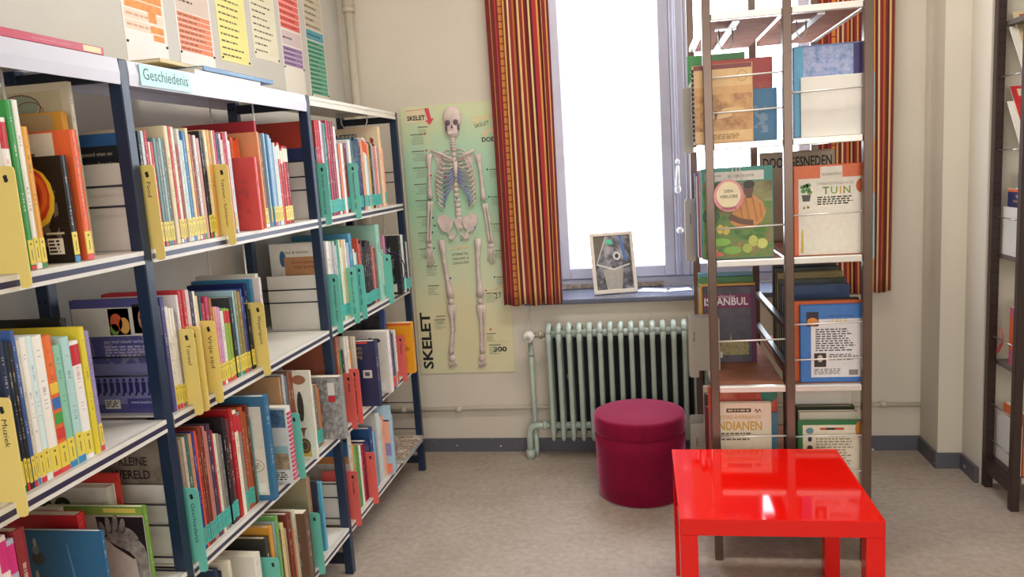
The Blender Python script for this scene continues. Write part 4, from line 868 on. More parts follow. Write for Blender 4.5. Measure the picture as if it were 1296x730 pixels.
        f.rect(.004, d-.004, .004, h-.008, 'e6e0d8'); f.disc(d-.05, h-.04, .02, .01, '4a4a44', .0009); f.disc(d-.075, h-.035, .01, .008, '6a6a58', .0009); f.lines(d-.06, d-.05, h*.3, h*.62, 9, '6a6a6a', 4); f.rect(d-.06, d-.025, .012, .045, 'f2f0ea', e=.001); f.lines(d-.058, d-.027, .014, .043, 4, '22222a', 4); f.rect(d-.08, d-.06, .004, .05, 'd9503c', e=.0011)
    elif kind == 'dark':
        f.rect(.004, d-.02, h*.4, h-.01, blotch(['141418', '3a3a42', '66606a'], 25))
    elif kind == 'orange':
        f.rect(.002, d-.002, h-.012, h-.002, 'e0652c'); f.text('gids', d-.05, h*.46, h=.016, col='6a4a10'); f.disc(.05, h-.05, .02, .03, '3a4a20')
    elif kind == 'wheel':
        ring(f, d-.035, h*.42, .06, .085, .005, '3a3466', .001); ring(f, d-.035, h*.42, .045, .065, .003, '2c2850', .0011); f.poly([(d-.075, h*.30), (d-.07, h*.30), (d-.02, h*.62), (d-.03, h*.62)], '7a6656', e=.0012); f.text('WIELEN', d-.13, h-.072, w=.09, h=.022, col='d8d8d8'); f.rect(d-.075, d-.02, .012, .05, 'd8d4c4', e=.0011); f.lines(d-.073, d-.022, .014, .048, 4, '33332a', 4)
    elif kind == 'transport':
        f.rect(.004, d-.004, h*.86, h-.004, '3a4048'); f.rect(.004, d-.004, h*.68, h*.86, '2f6ea6'); f.rect(.004, d-.004, h*.60, h*.68, 'c98448'); f.poly([(.06, h*.77), (d-.004, h*.85), (d-.004, h*.90), (.02, h*.85)], '20242c', e=.0009); text(o, 'TRANSPORT', f.pt(.08, h*.79, .0014), (1,0,.12), (-.1,0,1), w=.11, h=.018, mat=paint('e8e8e8', .5, var=0), name='title', world=False)
    elif kind == 'collage':
        f.rect(.003, d-.003, h*.78, h-.004, 'b4d2e6'); f.rect(.01, d*.55, h*.42, h*.78, '9acdb0'); f.rect(d*.57, d-.006, h*.46, h*.80, 'eab09c'); f.rect(d*.3, d*.66, h*.22, h*.5, '2f5a4c', e=.0009); f.rect(d*.66, d-.006, h*.28, h*.46, '8f8fc4', e=.0009); f.rect(.01, d*.7, .05, h*.24, blotch(['2a2428', '8a6a58', 'c8a890'], 30), e=.0008); f.rect(d*.35, d-.006, .006, .05, 'e88a76', e=.001); f.rect(.01, d*.35, .006, .06, '7fc4a0', e=.001)
    elif kind == 'sepia':
        f.rect(.004, d-.004, .004, h-.014, 'd6b07a', e=.0004); f.rect(.004, d-.004, h*.16, h*.70, blotch(['8a5a34', 'c09058', 'd2a86c'], 26), e=.0006); f.rect(.004, d-.004, h*.62, h*.72, 'c99c62', e=.0007); f.rect(.004, d-.004, h-.016, h-.001, '7a3030', e=.0007); f.rect(.05, .058, h*.55, h*.72, 'a87848', e=.0009); ring(f, d-.035, h*.84, .016, .018, .002, 'a8803f', .001); f.lines(.06, d-.04, h*.05, h*.12, 3, '9a7440', 6)
        f.disc(.08, h*.36, .05, .012, 'e0bc84', .0009); f.disc(.13, h*.42, .04, .008, 'dcb47a', .001); f.poly([(.07, h*.30), (.075, h*.30), (.082, h*.40), (.07, h*.42)], '70482a', e=.0012)
    elif kind == 'lavender':
        f.rect(.012, d-.035, .01, h-.006, blotch(['5a80b4', '9aa6d0', 'c0c2e0'], 45)); f.rect(0.002, .03, .004, h-.004, '5aa8cc', e=.0008); f.rect(d-.034, d-.002, .004, h-.004, '35306a', e=.0008)
    elif kind == 'market':
        f.rect(.002, d-.002, h-.048, h-.002, '3f9486', e=.0004); f.rect(.012, d-.03, h-.046, h-.014, 'e2e0d6', e=.0008); f.text('HET LAND', .02, h-.03, h=.007, col='4a4a44'); f.text('EN ZIJN RECHTE', .09, h-.034, h=.008, col='3a3a34')
        f.rect(.004, d-.004, .004, h-.05, blotch(['2f4a28', '5a8a3a', '8a7a48', 'b8a860'], 22), e=.0006)
        f.rect(d*.5, d-.004, h*.62, h-.05, blotch(['6a5a3a', '8a8a50', 'a09a70'], 16), e=.0007)
        f.poly([(d*.40, h*.40), (d*.44, h*.54), (d*.50, h*.64), (d*.58, h*.69), (d*.66, h*.70), (d*.76, h*.68), (d*.86, h*.60), (d*.90, h*.50), (d*.84, h*.40), (d*.74, h*.35), (d*.58, h*.33), (d*.48, h*.35)], 'c98a48', e=.001)
        for (x0, z0, x1, z1) in ((.52, .62, .56, .40), (.60, .66, .66, .38), (.70, .66, .76, .40), (.80, .60, .82, .44)): f.poly([(d*x0, h*z0), (d*(x0+.025), h*z0), (d*(x1+.03), h*z1), (d*x1, h*z1)], 'b0733a', e=.0012)
        f.poly([(d*.36, h*.44), (d*.40, h*.50), (d*.56, h*.44), (d*.72, h*.42), (d*.72, h*.36), (d*.54, h*.38)], '6a4630', e=.0014)
        f.poly([(d*.62, h*.66), (d*.71, h*.66), (d*.70, h*.73), (d*.63, h*.73)], '5f3f2c', e=.0012)
        f.disc(d*.66, h*.765, .017, .027, '6a4630', .0014); f.disc(d*.668, h*.808, .019, .014, '2a2422', .0016); f.disc(d*.635, h*.77, .003, .002, '1f1a18', .0017, 8); f.disc(d*.665, h*.77, .003, .002, '1f1a18', .0017, 8); f.poly([(d*.63, h*.74), (d*.68, h*.74), (d*.66, h*.733)], '3a2620', e=.0017)
        for (a, z, ra, rz, c) in ((.06, .105, .012, .016, 'd8c860'), (.08, .10, .012, .016, 'd0c058'), (.17, .06, .016, .02, 'b8c060'), (.20, .05, .018, .018, 'c8cc70'), (.15, .035, .016, .016, 'a8b450'), (.03, .03, .02, .01, 'e08a70'), (.05, .018, .022, .008, 'd86a58'), (.10, .03, .03, .014, '7fb04a'), (.06, .06, .035, .014, '86b848'), (.19, .1, .02, .012, '4a7a30'), (.03, .15, .03, .03, '35602c')): f.disc(a, z, ra, rz, c, .0011)
    elif kind == 'tuin':
        f.rect(.002, d-.002, h-.05, h-.001, 'e2703c', e=.0004); f.rect(d*.38, d*.70, h-.048, h-.006, 'e8e2d4', e=.0007); f.text('TECHNOPOLIS', d*.40, h-.036, w=d*.28, h=.008, col='4a4238'); f.rect(.014, d-.002, .002, h-.044, 'e9e4d6', e=.0009)
        f.text('EXPERIMENTEREN IN DE', .075, h-.068, w=.115, h=.009, col='8a8478'); 
        for q, (ch, c) in enumerate((('T', '5a8a3a'), ('U', '8aa83c'), ('I', 'e0a030'), ('N', '8a9a40'))): f.text(ch, .092+(.0, .026, .055, .066)[q], h-.098, h=.024, col=c, bold=.02)
        f.lines(.075, .19, h-.135, h-.105, 4, '8a8478', 2); f.disc(d-.006, h-.075, .018, .024, 'c8602c', .0012)
        f.poly([(.028, h-.12), (.05, h-.12), (.054, h-.098), (.024, h-.098)], '4a4640', e=.0012)
        for (a, z) in ((.03, -.085), (.045, -.08), (.038, -.068), (.028, -.072), (.05, -.09), (.046, -.066)): f.disc(a, h+z, .009, .007, '4f8a3a', .0014, 8)
        f.disc(.032, h-.142, .004, .004, '8a6a40', .0012, 8); f.disc(.045, h-.14, .005, .005, '8a6a40', .0012, 8); f.poly([(.02, .01), (.03, .01), (.028, .09), (.024, .09)], 'd8b03c', e=.0012)
    elif kind == 'dgs':
        f.rect(.008, d-.008, .008, h-.008, 'b9a88e'); f.text('DOORGESNEDEN', .012, h-.062, w=d-.024, h=.04, col='2a2420', bold=.02)
    elif kind == 'istanbul':
        f.rect(.002, d-.02, .002, h-.002, blotch(['3c3a4a', '55525f', '6a6668'], 9), e=.0004); f.rect(.002, d-.02, h*.72, h-.03, '7a2458', e=.0007); f.text('wereldsteden', .03, h-.045, w=.09, h=.014, col='e6d8e0'); f.text('ISTANBUL', -.03+.035, h*.76, w=d-.035, h=.03, col='f0ecee', bold=.02); f.rect(.002, .02, h*.2, h*.66, 'd8363a', e=.0009)
        f.rect(.02, d-.03, .03, h*.3, blotch(['6a6046', 'a89a6a', '585044'], 40), e=.0008); f.poly([(.045, h*.3), (.05, h*.3), (.0475, h*.48)], '8a845c', e=.001); f.poly([(.1, h*.28), (.105, h*.28), (.1025, h*.42)], 'a8a070', e=.001); f.rect(.03, .07, .02, .045, 'd8d4c4', e=.0011)
    elif kind == 'parchment':
        f.rect(.01, d-.02, h-.10, h-.02, blotch(['3a2e20', 'c8b070', '8a7040'], 24))
    elif kind == 'bluebook':
        f.rect(.002, d-.002, .002, h-.002, '3f7ac4', e=.0004); f.rect(.035, d-.004, .018, h-.05, 'e2e4e6', e=.0008); f.rect(.02, .06, h-.075, h-.024, '2a2430', e=.001); f.disc(.04, h-.058, .018, .014, 'd8903c', .0012); f.text('Onze mooiste vertellingen', .09, h-.042, w=.085, col='1f2a4a'); f.text('USUS', .105, h-.066, w=.05, h=.016, col='e0c040')
        f.lines(.05, d-.02, h*.40, h*.70, 10, '50545a', 3); f.rect(.045, .085, h*.20, h*.38, '33302e', e=.001); f.disc(.065, h*.31, .009, .013, 'd0c4b8', .0013); f.lines(.095, d-.015, h*.28, h*.37, 4, '50545a', 8); f.lines(.045, d-.05, h*.1, h*.18, 4, '6a6e74', 8); f.rect(d-.045, d-.015, h*.09, h*.16, '8a8a86', e=.001)
    elif kind == 'indianen':
        f.rect(.002, d-.02, .002, h-.004, 'e6dcc6', e=.0004); f.rect(.05, .135, h-.034, h-.02, '26221e', e=.0008); f.lines(.055, .13, h-.032, h-.022, 1, 'd8c8a0', 2); f.text('NOORD-AMERIKAANSE', .02, h-.058, w=.15, h=.013, col='c8a040'); f.text('INDIANEN', .012, h-.10, w=.16, h=.032, col='d0a83c', bold=.02); f.lines(.03, .16, h-.14, h-.108, 3, '6a6048', 3)
        f.poly([(.0, h*.5), (.04, h*.44), (.037, h*.43), (0, h*.48)], '3a2a1c', e=.001); f.poly([(.05, h*.22), (.11, h*.22), (.075, h*.44), (.06, h*.40)], '33261c', e=.001); f.disc(.118, h*.42, .012, .02, '3a3434', .001); f.disc(.155, h*.44, .014, .02, '3a2a28', .001); f.disc(.15, h*.36, .018, .018, '33261f', .001)
        m = [(.145, h-.035), (.152, h-.02), (.158, h-.032), (.164, h-.02), (.17, h-.03), (.17, h-.035), (.164, h-.026), (.158, h-.038), (.152, h-.027)]; f.poly(m, '2a2420', e=.001)
    elif kind == 'greenframe':
        f.rect(.002, d-.002, .002, h-.002, '2f7a44', e=.0004); f.rect(.016, d-.002, .004, h-.014, 'eae2cc', e=.0008); f.disc(.04, h-.035, .013, .012, '6a9aa8', .001); f.disc(.04, h-.066, .007, .01, '3a3a34', .001); f.disc(.04, h-.1, .01, .012, '4a4038', .001); f.rect(.075, .155, h-.032, h-.024, 'c8402c', e=.001); f.rect(.095, .125, h-.032, h-.024, '23231f', e=.0012); f.disc(d-.012, h-.03, .014, .03, 'd08a3c', .001); f.lines(.06, d-.03, h*.3, h-.05, 14, 'a89f88', 4)
    elif kind == 'coral':
        f.rect(.002, d-.002, .002, h-.002, blotch(['c8402c', 'e0705a', 'ec9078'], 14)); f.disc(d-.03, h-.03, .03, .03, '3f8a78', .001)
    elif kind == 'bluelabel':
        f.rect(.002, d-.002, .002, h-.002, 'e8e4e4', e=.0004); f.rect(.002, d-.002, h-.075, h-.01, '2c2a5c', e=.0008); f.rect(.002, d-.002, h-.012, h-.001, 'e0703c', e=.0009); f.text('speelgoed', .07, h-.032, w=.08, col='d8d4e8'); f.text('ouderwets', .05, h-.052, w=.12, h=.013, col='e0b040')
    elif kind == 'pinkbook':
        f.rect(.002, d-.002, .002, h-.002, 'c85a7a', e=.0004); f.poly([(.002, h*.3), (d-.002, .002), (d-.002, h*.35), (.002, h*.9)], 'e0603c', e=.0007); f.text('feest', .04, h*.7, w=.08, col='f0d8c0'); f.disc(.08, h*.5, .02, .03, 'd83a6a', .001)
def shade(h, v):
    # neighbouring volumes of a series differ a little in colour
    if not v: return h
    q = ((.75,.8,.9), (1.1,.9,.85), (.9,1.05,1.1), (.6,.6,.65))[v-1]
    return tuple(min(.85, a*b_**2.2) for a, b_ in zip(lin(h), q))
BAYN = {'1': 'nearest', '2': 'middle', '3': 'far'}; LVN = {'1': 'upper shelf', '2': 'second shelf', '3': 'third shelf', '4': 'bottom shelf'}
DCOL = {'yellow': 'f2dc84', 'teal': '78d0c0', 'red': 'ef7068', 'grey': 'a9a49a', 'cyan': '9ad4d8'}
DNAME = {'yellow': 'pale yellow', 'teal': 'turquoise', 'red': 'coral red'}
def divider_shape(p0, p1, tab0, zt):
    r = .009
    def arc(cx, cz, a0, a1): return [(cx+r*math.cos(a), cz+r*math.sin(a)) for a in (a0, (a0+a1)/2, a1)]
    return [(p0, .001), (tab0, .001), (tab0, -.026+r*.3)] + [(tab0+r*.3, -.026)] + arc(p1-r, -.026+r, -math.pi/2, 0) + arc(p1-r, zt-r, 0, math.pi/2) + arc(p0+r, zt-r, math.pi/2, math.pi)
for key, items in ROWS.items():
    bay, lv = key; z = LV[lv]; nb = 0; nd = 0
    for i, e in enumerate(items):
        if e[0] == 'D':
            _, y, colr, tx = e
            wh = 'with icon, ' + ORD[nd] + ' divider' if not tx else ('reading '+tx.replace(' -', '')); nd += 1
            o = empty('shelf_divider', (XS+.003, y, z), '%s plastic divider %s, %s of %s bay' % (DNAME[colr], wh, LVN[lv], BAYN[bay]), 'divider', 'plastic shelf dividers')
            pm = paint(DCOL[colr], .35, var=.04, scale=8, trans=.12)
            B().prism(divider_shape(-.12, .023, .0, .192), 'y', .0003, .0027).build('plate', pm, o, world=False)
            ic = B()
            ic.prism([(.004+.006*math.cos(a*math.pi/4+.2)*(1 if a % 2 else .6), .170+.007*math.sin(a*math.pi/4+.2)) for a in range(8)], 'y', -.0002, .0004); ic.build('icon', INK, o, world=False)
            if tx: text(o, tx, (.0, -.0001, .153), (0,0,-1), UX, h=.0078 if len(tx) > 12 else .010, w=min(.14, .0085*len(tx)*(.75 if len(tx) > 12 else 1)), name='lettering', world=False)
        else:
            _, y, t, h, X, c, acc, cov, d, stk, bands, var = e
            sz = 'thin' if t < .0125 else ('thick' if t > .027 else ''); hz = 'tall' if h > .29 else ('short' if h < .225 else '')
            nm = cname(shade(c, var))
            lab = ' '.join(q for q in (hz, sz, nm, 'book,', ordn(nb), 'from left on the', LVN[lv], 'of', BAYN[bay], 'bay') if q)
            nb += 1
            o = make_book((X, y, z+.0005), t, h, d, shade(c, var), lab, 'books on the blue shelving', acc, sticker=stk, seed=int(key)*101+i, band=acc in ('c8323c', 'e2553a', 'f0e0d0', 'e8e8d8', 'd0327a'))
            if cov and cov != 'plain': art(cov, o, t, h, d)
            if bands:
                for q, cc in enumerate(('e8c040', '3a70b8', '4aa04a', 'd8403a', 'e8c040')): B().box(-.001, .0007, .001, t-.001, h*(.62-.11*q)-.012, h*(.70-.11*q)-.012).build('spine_band', paint(cc, .4), o, world=False)
# white metal bookends at the bay ends
def bookend(x0, x1, y, z, hgt, label, foot=.1):
    o = empty('bookend', (x0, y, z), label, 'bookend', 'white plate bookends')
    B().cbox(x0, x1, y, y+.0025, z+.0008, z+hgt, .0008).build('plate', SHW, o)
    return o
bookend(-1.345, -1.148, 1.6435, LV['1'], .20, 'white metal bookend in front of the black book, upper shelf of middle bay')
bookend(-1.345, -1.148, 1.6435, LV['3'], .205, 'white metal bookend below the brown Wereld cover, third shelf of middle bay')
bookend(-1.345, -1.148, 2.629, LV['1'], .20, 'white metal bookend in front of dark green book, upper shelf of far bay')
bookend(-1.345, -1.148, 2.629, LV['2'], .197, 'white metal bookend beside the white shelf gap, second shelf of far bay')
bookend(-1.30, -1.148, 2.629, LV['4'], .165, 'white metal bookend below the blue transport book, bottom shelf of far bay')
# hanging wire bookends below the boards
def wire_end(xa, xb, y, ztop, zbot, label, mat=None):
    o = empty('wire_bookend', ((xa+xb)/2, y, ztop), label, 'bookend', 'hanging wire bookends')
    B().tube([(xa, y, ztop-.002), (xa, y, zbot+.02), (xa+.01, y, zbot), (xb-.01, y, zbot), (xb, y, zbot+.02), (xb, y, ztop-.002)], .0028, 6).build('wire', mat or ROD, o, smooth=True)
    B().box(xa-.012, xb+.012, y-.012, y+.012, ztop-.0075, ztop-.002).build('slider', STEEL, o)
    return o
wire_end(-1.30, -1.22, 1.40, TOP-.03, 1.60, 'white wire bookend hanging under the top board of the nearest bay')
wire_end(-1.30, -1.16, 2.30, TOP-.006, 1.60, 'white wire bookend hanging under the top board of the middle bay')
wire_end(-1.31, -1.19, 3.42, TOP-.006, 1.685, 'white wire bookend hanging under the top board of the far bay')
wire_end(-1.32, -1.20, 2.22, LV['1']-.004, 1.13, 'white wire bookend hanging under the upper shelf of the middle bay')
wire_end(-1.30, -1.20, 3.555, LV['1']-.004, 1.10, 'white wire bookend hanging under the upper shelf of the far bay')
# books lying flat
def flat_book(name, loc, L_, W_, t, c, label, rz=0, acc=None):
    # spine along +Y on the aisle side
    o = empty(name, loc, label, 'book', 'books lying flat on the shelving', rz)
    m = B().cbox(-W_, 0, 0, L_, 0, .002, .0006).cbox(-W_, 0, 0, L_, t-.002, t, .0006).cbox(-.003, 0, 0, L_, .001, t-.001, .0006)
    m.build('cover', cover_mat(c, acc), o, world=False)
    B().box(-W_+.003, -.003, .003, L_-.003, .002, t-.002).build('pages', PAGES, o, world=False)
    return o
o = flat_book('book', (-1.118, 1.27, TOP+.002), .305, .21, .016, 'c8405c', 'red book with cream spine end lying flat on top of the nearest bay')
B().box(-.002, .0006, .24, .295, .002, .014).build('spine_sticker', paint('e6dcae', .5), o, world=False)
flat_book('book', (-1.121, 1.93, TOP+.002), .36, .25, .012, 'd8d6d0', 'light grey book at the bottom of the flat pile on the shelving')
flat_book('book', (-1.118, 1.97, TOP+.0145), .40, .26, .012, '3f78a8', 'blue glossy book in the middle of the flat pile on the shelving', acc='e0e4ea')
flat_book('book', (-1.17, 1.86, TOP+.027), .32, .24, .010, 'c9b26a', 'gold-edged tan book on top of the flat pile on the shelving')
m_ = flat_book('book', (-1.09, 3.225, LV['4']+.001), .33, .25, .012, '9aa8a8', 'patterned picture book lying flat at the end of the bottom shelf')
q = B().box(-.246, -.004, .004, .326, .0122, .0128).build('cover_print', blotch(['2f4a66', 'c8c0b0', '8a5a3a', 'e0dcd0', 'a83a3a'], 22), m_, world=False)
# blank white leaning card in the second shelf gap of the middle bay is the bookend already placed

# ================================================================ paper charts on the left wall
XP = XL+.0015
def chart(y0, y1, z0, z1, blocks, label, base='e9e4dc', pins=()):
    o = empty('paper_chart', (XL, y0, z0), label, 'poster', 'paper charts above the shelving')
    B().box(XL+.0003, XP, y0, y1, z0, z1).build('sheet', paint(base, .7, var=.02, scale=5), o)
    rr = random.Random(int(y0*1000))
    for (za, zb, c, n, tc_) in blocks:
        # n printed rows between za and zb
        for i in range(n):
            a = za+(zb-za)*i/n; b_ = za+(zb-za)*(i+1)/n; g = (b_-a)*.06 if n > 1 else 0
            B().box(XP, XP+.0003, y0+.008, y1-.008, a+g, b_-g).build('row', paint(c, .7, var=.03, scale=8), o)
            m = MB(); yy = y0+.016; end = y0+(y1-y0)*rr.uniform(.5, .85); hh = min(.007, (b_-a)*.22); zc = (a+b_)/2
            while yy < end:
                w = rr.uniform(.008, .03)
                m.box(XP+.0003, XP+.0005, yy, min(yy+w, end), zc-hh*.5, zc+hh*.5); yy += w+.006
            m.build('text_line', paint(tc_, .7, var=0), o)
    for (y, z) in pins: B().ell((XP+.002, y, z), .003, .004, .004, 8, 5).build('pin', INK, o)
    return o
chart(2.145, 2.355, 1.78, 2.42, [(1.93, 2.30, 'f0d9c4', 12, 'd8a88a')], 'white sheet with faded orange rows, nearest chart on the left wall', 'efece6', ((2.152, 1.895), (2.348, 1.90)))
o = bpy.data.objects['paper_chart']
for q, (ya, yb, za, zb) in enumerate(((2.15, 2.345, 2.022, 2.05), (2.16, 2.34, 1.995, 2.018), (2.27, 2.31, 1.965, 1.995), (2.275, 2.34, 1.935, 1.955), (2.285, 2.34, 1.912, 1.93))): B().box(XP+.0003, XP+.0006, ya, yb, za, zb).build('printed_block', paint('e89a55', .7, var=.15, scale=60), o)
chart(2.42, 2.635, 1.80, 2.42, [(1.905, 2.03, 'e08a66', 7, '7a4a3c'), (2.032, 2.10, 'd8c4b6', 1, '5a4a44'), (2.102, 2.30, 'd8c4b6', 8, '5a4a44')], 'chart of burnt orange rows on the left wall', 'ece8e2', ((2.427, 1.90), (2.63, 1.905)))
chart(2.68, 2.892, 1.905, 2.42, [(1.915, 2.30, 'e8e08e', 16, '4a4830')], 'pale yellow printed list on the left wall', 'ece6a0', ((2.69, 1.915), (2.884, 1.915)))
chart(2.938, 3.15, 1.945, 2.42, [(1.965, 2.36, 'e6dfc2', 16, '4a463a')], 'cream printed list on the left wall', 'e9e3cc', ((2.946, 1.965), (3.144, 1.955)))
chart(3.19, 3.395, 1.82, 2.42, [(1.948, 2.028, '9a7aa8', 4, '4a3a58'), (2.034, 2.092, 'd8c4c4', 1, '4a4040'), (2.10, 2.26, 'ea6a62', 6, '8a2a2a')], 'chart with coral rows above purple rows on the left wall', 'e9e2d8', ((3.197, 1.94), (3.388, 1.945)))
chart(3.448, 3.655, 1.838, 2.42, [(1.85, 2.088, '58aa90', 12, '24584a'), (2.093, 2.135, '62a8bc', 1, '2a5a68'), (2.14, 2.36, 'cfc4ac', 8, '5a5040')], 'chart with green rows under a blue header on the left wall', 'e6dfd0', ((3.455, 1.846), (3.648, 1.852)))

# ================================================================ skeleton poster
def poster_mat():
    m, N, L, b = nt('poster_print'); b.inputs['Roughness'].default_value = .35
    tc = N.new('ShaderNodeTexCoord'); s = N.new('ShaderNodeSeparateXYZ'); L.new(tc.outputs['Generated'], s.inputs[0])
    n = N.new('ShaderNodeTexNoise'); n.inputs['Scale'].default_value = 2.5; L.new(tc.outputs['Generated'], n.inputs['Vector'])
    ad = N.new('ShaderNodeMath'); ad.operation = 'MULTIPLY_ADD'; L.new(n.outputs['Fac'], ad.inputs[0]); ad.inputs[1].default_value = .35; L.new(s.outputs[2], ad.inputs[2])
    cr_ = N.new('ShaderNodeValToRGB'); el = cr_.color_ramp.elements
    st = [(.15, 'ddd9b4'), (.38, 'e2d8ae'), (.55, 'd2dab8'), (.78, 'a4cfae'), (1.0, 'b2d6ba'), (1.16, 'd2dab0')]
    for i, (p, c) in enumerate(st):
        e = el[i] if i < 2 else el.new(min(1, p/1.2)); e.position = min(1, p/1.2); e.color = (*lin(c), 1)
    mu = N.new('ShaderNodeMath'); mu.operation = 'MULTIPLY'; L.new(ad.outputs[0], mu.inputs[0]); mu.inputs[1].default_value = 1/1.2
    L.new(mu.outputs[0], cr_.inputs[0]); L.new(cr_.outputs[0], b.inputs['Base Color']); return m
po = empty('skeleton_poster', (-.92, YW, .43), 'tall green poster of a human skeleton taped to the back wall', 'poster')
YP = YW-.006
B().box(-1.172, -.672, YP, YW-.001, .428, 1.793).build('poster_sheet', poster_mat(), po)
BONE = paint('d8c6c0', .55, var=.14, scale=30); BONED = paint('6a5664', .6); BLUEC = paint('8a90b8', .5)
def bone(pts, r, name='bone', mat=BONE, n=7, dy=.012, fl=.5):
    m = MB().tube([(x, 0, z) for x, z in pts], r, n); m.v = [(x, YP-dy+y*fl, z) for x, y, z in m.v]
    return m.build(name, mat, po, smooth=True)
def flat(pts, name, mat, dy=.0006, y1=None):
    m = MB().prism(pts, 'y', YP-dy-.0004, YP-dy+.0002); return m.build(name, mat, po)
sx, sz = SK['skull']
m = MB(); m.ell((sx, 0, sz+.022), .047, .022, .055, 16, 10); m.v = [(x, YP-.014+y*.7, z) for x, y, z in m.v]; m.build('skull', BONE, po, smooth=True)
m = MB(); m.ell((sx-.002, 0, sz-.04), .033, .018, .038, 12, 8); m.v = [(x, YP-.014+y*.7, z) for x, y, z in m.v]; m.build('jaw', BONE, po, smooth=True)
for dx in (-.021, .019): MB().ell((sx+dx, YP-.028, sz-.002), .013, .004, .013, 12, 6).build('eye_socket', BONED, po, smooth=True)
MB().prism([(sx-.007, sz-.03), (sx+.005, sz-.03), (sx-.001, sz-.012)], 'y', YP-.031, YP-.026).build('nose_hole', BONED, po)
for q in range(7): B().box(sx-.021+q*.006, sx-.0165+q*.006, YP-.030, YP-.026, sz-.058, sz-.046).build('tooth', paint('efe6dc', .4), po)
for dx in (-.032, .03): MB().ell((sx+dx, YP-.022, sz-.028), .006, .004, .018, 8, 6).build('cheek_hollow', BONED, po, smooth=True)
def along(pts, t):
    n = len(pts)-1; k = min(int(t*n), n-1); f = t*n-k
    return tuple(a+(b_-a)*f for a, b_ in zip(pts[k], pts[k+1]))
for q in range(6):
    x, z = along([SK['neck0'], SK['neck1']], q/5); m = MB().ell((x, YP-.012, z), .014, .007, .0075, 10, 6); m.build('vertebra', BONE, po, smooth=True)
for q in range(17):
    x, z = along(SK['spine'], q/16); w = .011+.007*q/16; m = MB().ell((x, YP-.008, z), w, .006, .013, 10, 6); m.build('vertebra', BONE, po, smooth=True)
# rib cage
s0, s1 = SK['ster']
bone([s0, along([s0, s1], .5), s1], [.012, .010, .007], 'breastbone', dy=.024)
for q in range(11):
    f = q/10; cx, zz = along(SK['spine'], .03+.46*f); wd = .050+.052*math.sin(min(1, .12+f*1.15)*math.pi*.56); dr = .020+.030*f
    for sd in (-1, 1):
        if q < 8: ex, ez = along([s0, s1], min(1, q/7))
        else: ex, ez = s1[0]+sd*(.016+.022*(q-8)), s1[1]-.010-.020*(q-7)
        ex += sd*.010
        back = [(cx+sd*.012, zz+.010), (cx+sd*wd*.55, zz+.014), (cx+sd*wd*.88, zz+.002), (cx+sd*wd, zz-dr*.6), (cx+sd*wd*.96, zz-dr*1.15)]
        front = [back[-1], (cx+sd*wd*.84, zz-dr*1.6), (cx+sd*wd*.62, zz-dr*1.75)]
        bone(back, .0034, 'rib', dy=.008, n=6); bone(front, .0044, 'rib', dy=.017, n=6)
        bone([front[-1], ((front[-1][0]+ex)/2, (front[-1][1]*.6+ez*.4)-.004), (ex, ez)], .0040, 'rib_cartilage', BONE if q < 3 else BLUEC, dy=.019, n=6)
for sd, sh in ((-1, SK['shL']), (1, SK['shR'])):
    bone([(s0[0]+sd*.012, s0[1]+.006), ((s0[0]+sh[0])/2, (s0[1]+sh[1])/2+.012), (sh[0]+sd*-.006, sh[1]+.010)], .007, 'collar_bone', dy=.02)
    MB().prism([(sh[0]-sd*.012, sh[1]), (sh[0]-sd*.065, sh[1]-.02), (sh[0]-sd*.045, sh[1]-.11)][::sd], 'y', YP-.006, YP-.002).build('shoulder_blade', BONE, po)
def limb(pts, r0, rm, r1, name, dy=.012): bone([pts[0], along(pts, .12), along(pts, .3), along(pts, .5), along(pts, .72), along(pts, .9), pts[-1]], [r0, r0*.9, rm*1.08, rm, rm*1.05, r1*.85, r1], name, dy=dy)
for s_ in 'LR':
    limb(SK['h'+s_], .017, .0085, .015, 'upper_arm_bone', .016)
    p = SK['f'+s_]
    for dx in (-.008, .009): limb([(x+dx*(1-.3*abs(k-1)), z) for k, (x, z) in enumerate(p)], .009, .0048, .0075, 'forearm_bone', .014)
    a, b_ = SK['ha'+s_]; L_ = a[1]-b_[1]
    MB().ell((a[0], YP-.010, a[1]-.012), .016, .006, .013, 10, 6).build('wrist_bones', BONE, po, smooth=True)
    for q in range(5):
        dx = (-.022, -.011, -.001, .009, .018)[q]; ln = (.62, .93, 1, .95, .82)[q]
        if s_ == 'R': dx = -dx
        ex = a[0]+(b_[0]-a[0])*ln+dx*1.15
        bone([(a[0]+dx*.5, a[1]-.018), ((a[0]+dx*.5+ex)/2, a[1]-.018-L_*ln*.42), (ex, a[1]-L_*ln)], [.0036, .0032, .0026], 'finger_bone', dy=.009, n=6)
    limb(SK['fe'+s_], .019, .0105, .021, 'thigh_bone', .016)
    p = SK['ti'+s_]; MB().ell((p[0][0], YP-.02, p[0][1]+.018), .014, .007, .016, 10, 6).build('kneecap', BONE, po, smooth=True)
    limb([(x-.006, z) for x, z in p], .020, .0085, .012, 'shin_bone', .014); limb([(x+.016-.005*k, z) for k, (x, z) in enumerate(p)], .008, .0042, .007, 'calf_bone', .012)
    fx, fz = SK['fo'+s_]
    MB().ell((fx, YP-.012, fz+.022), .019, .007, .02, 10, 6).build('ankle_bones', BONE, po, smooth=True)
    for q in range(5): bone([(fx-.012+q*.006, fz+.012), (fx-.02+q*.0105, fz-.03+.004*abs(q-1))], [.0045, .0035], 'toe_bone', dy=.010, n=6)
px_, pz = SK['pel']
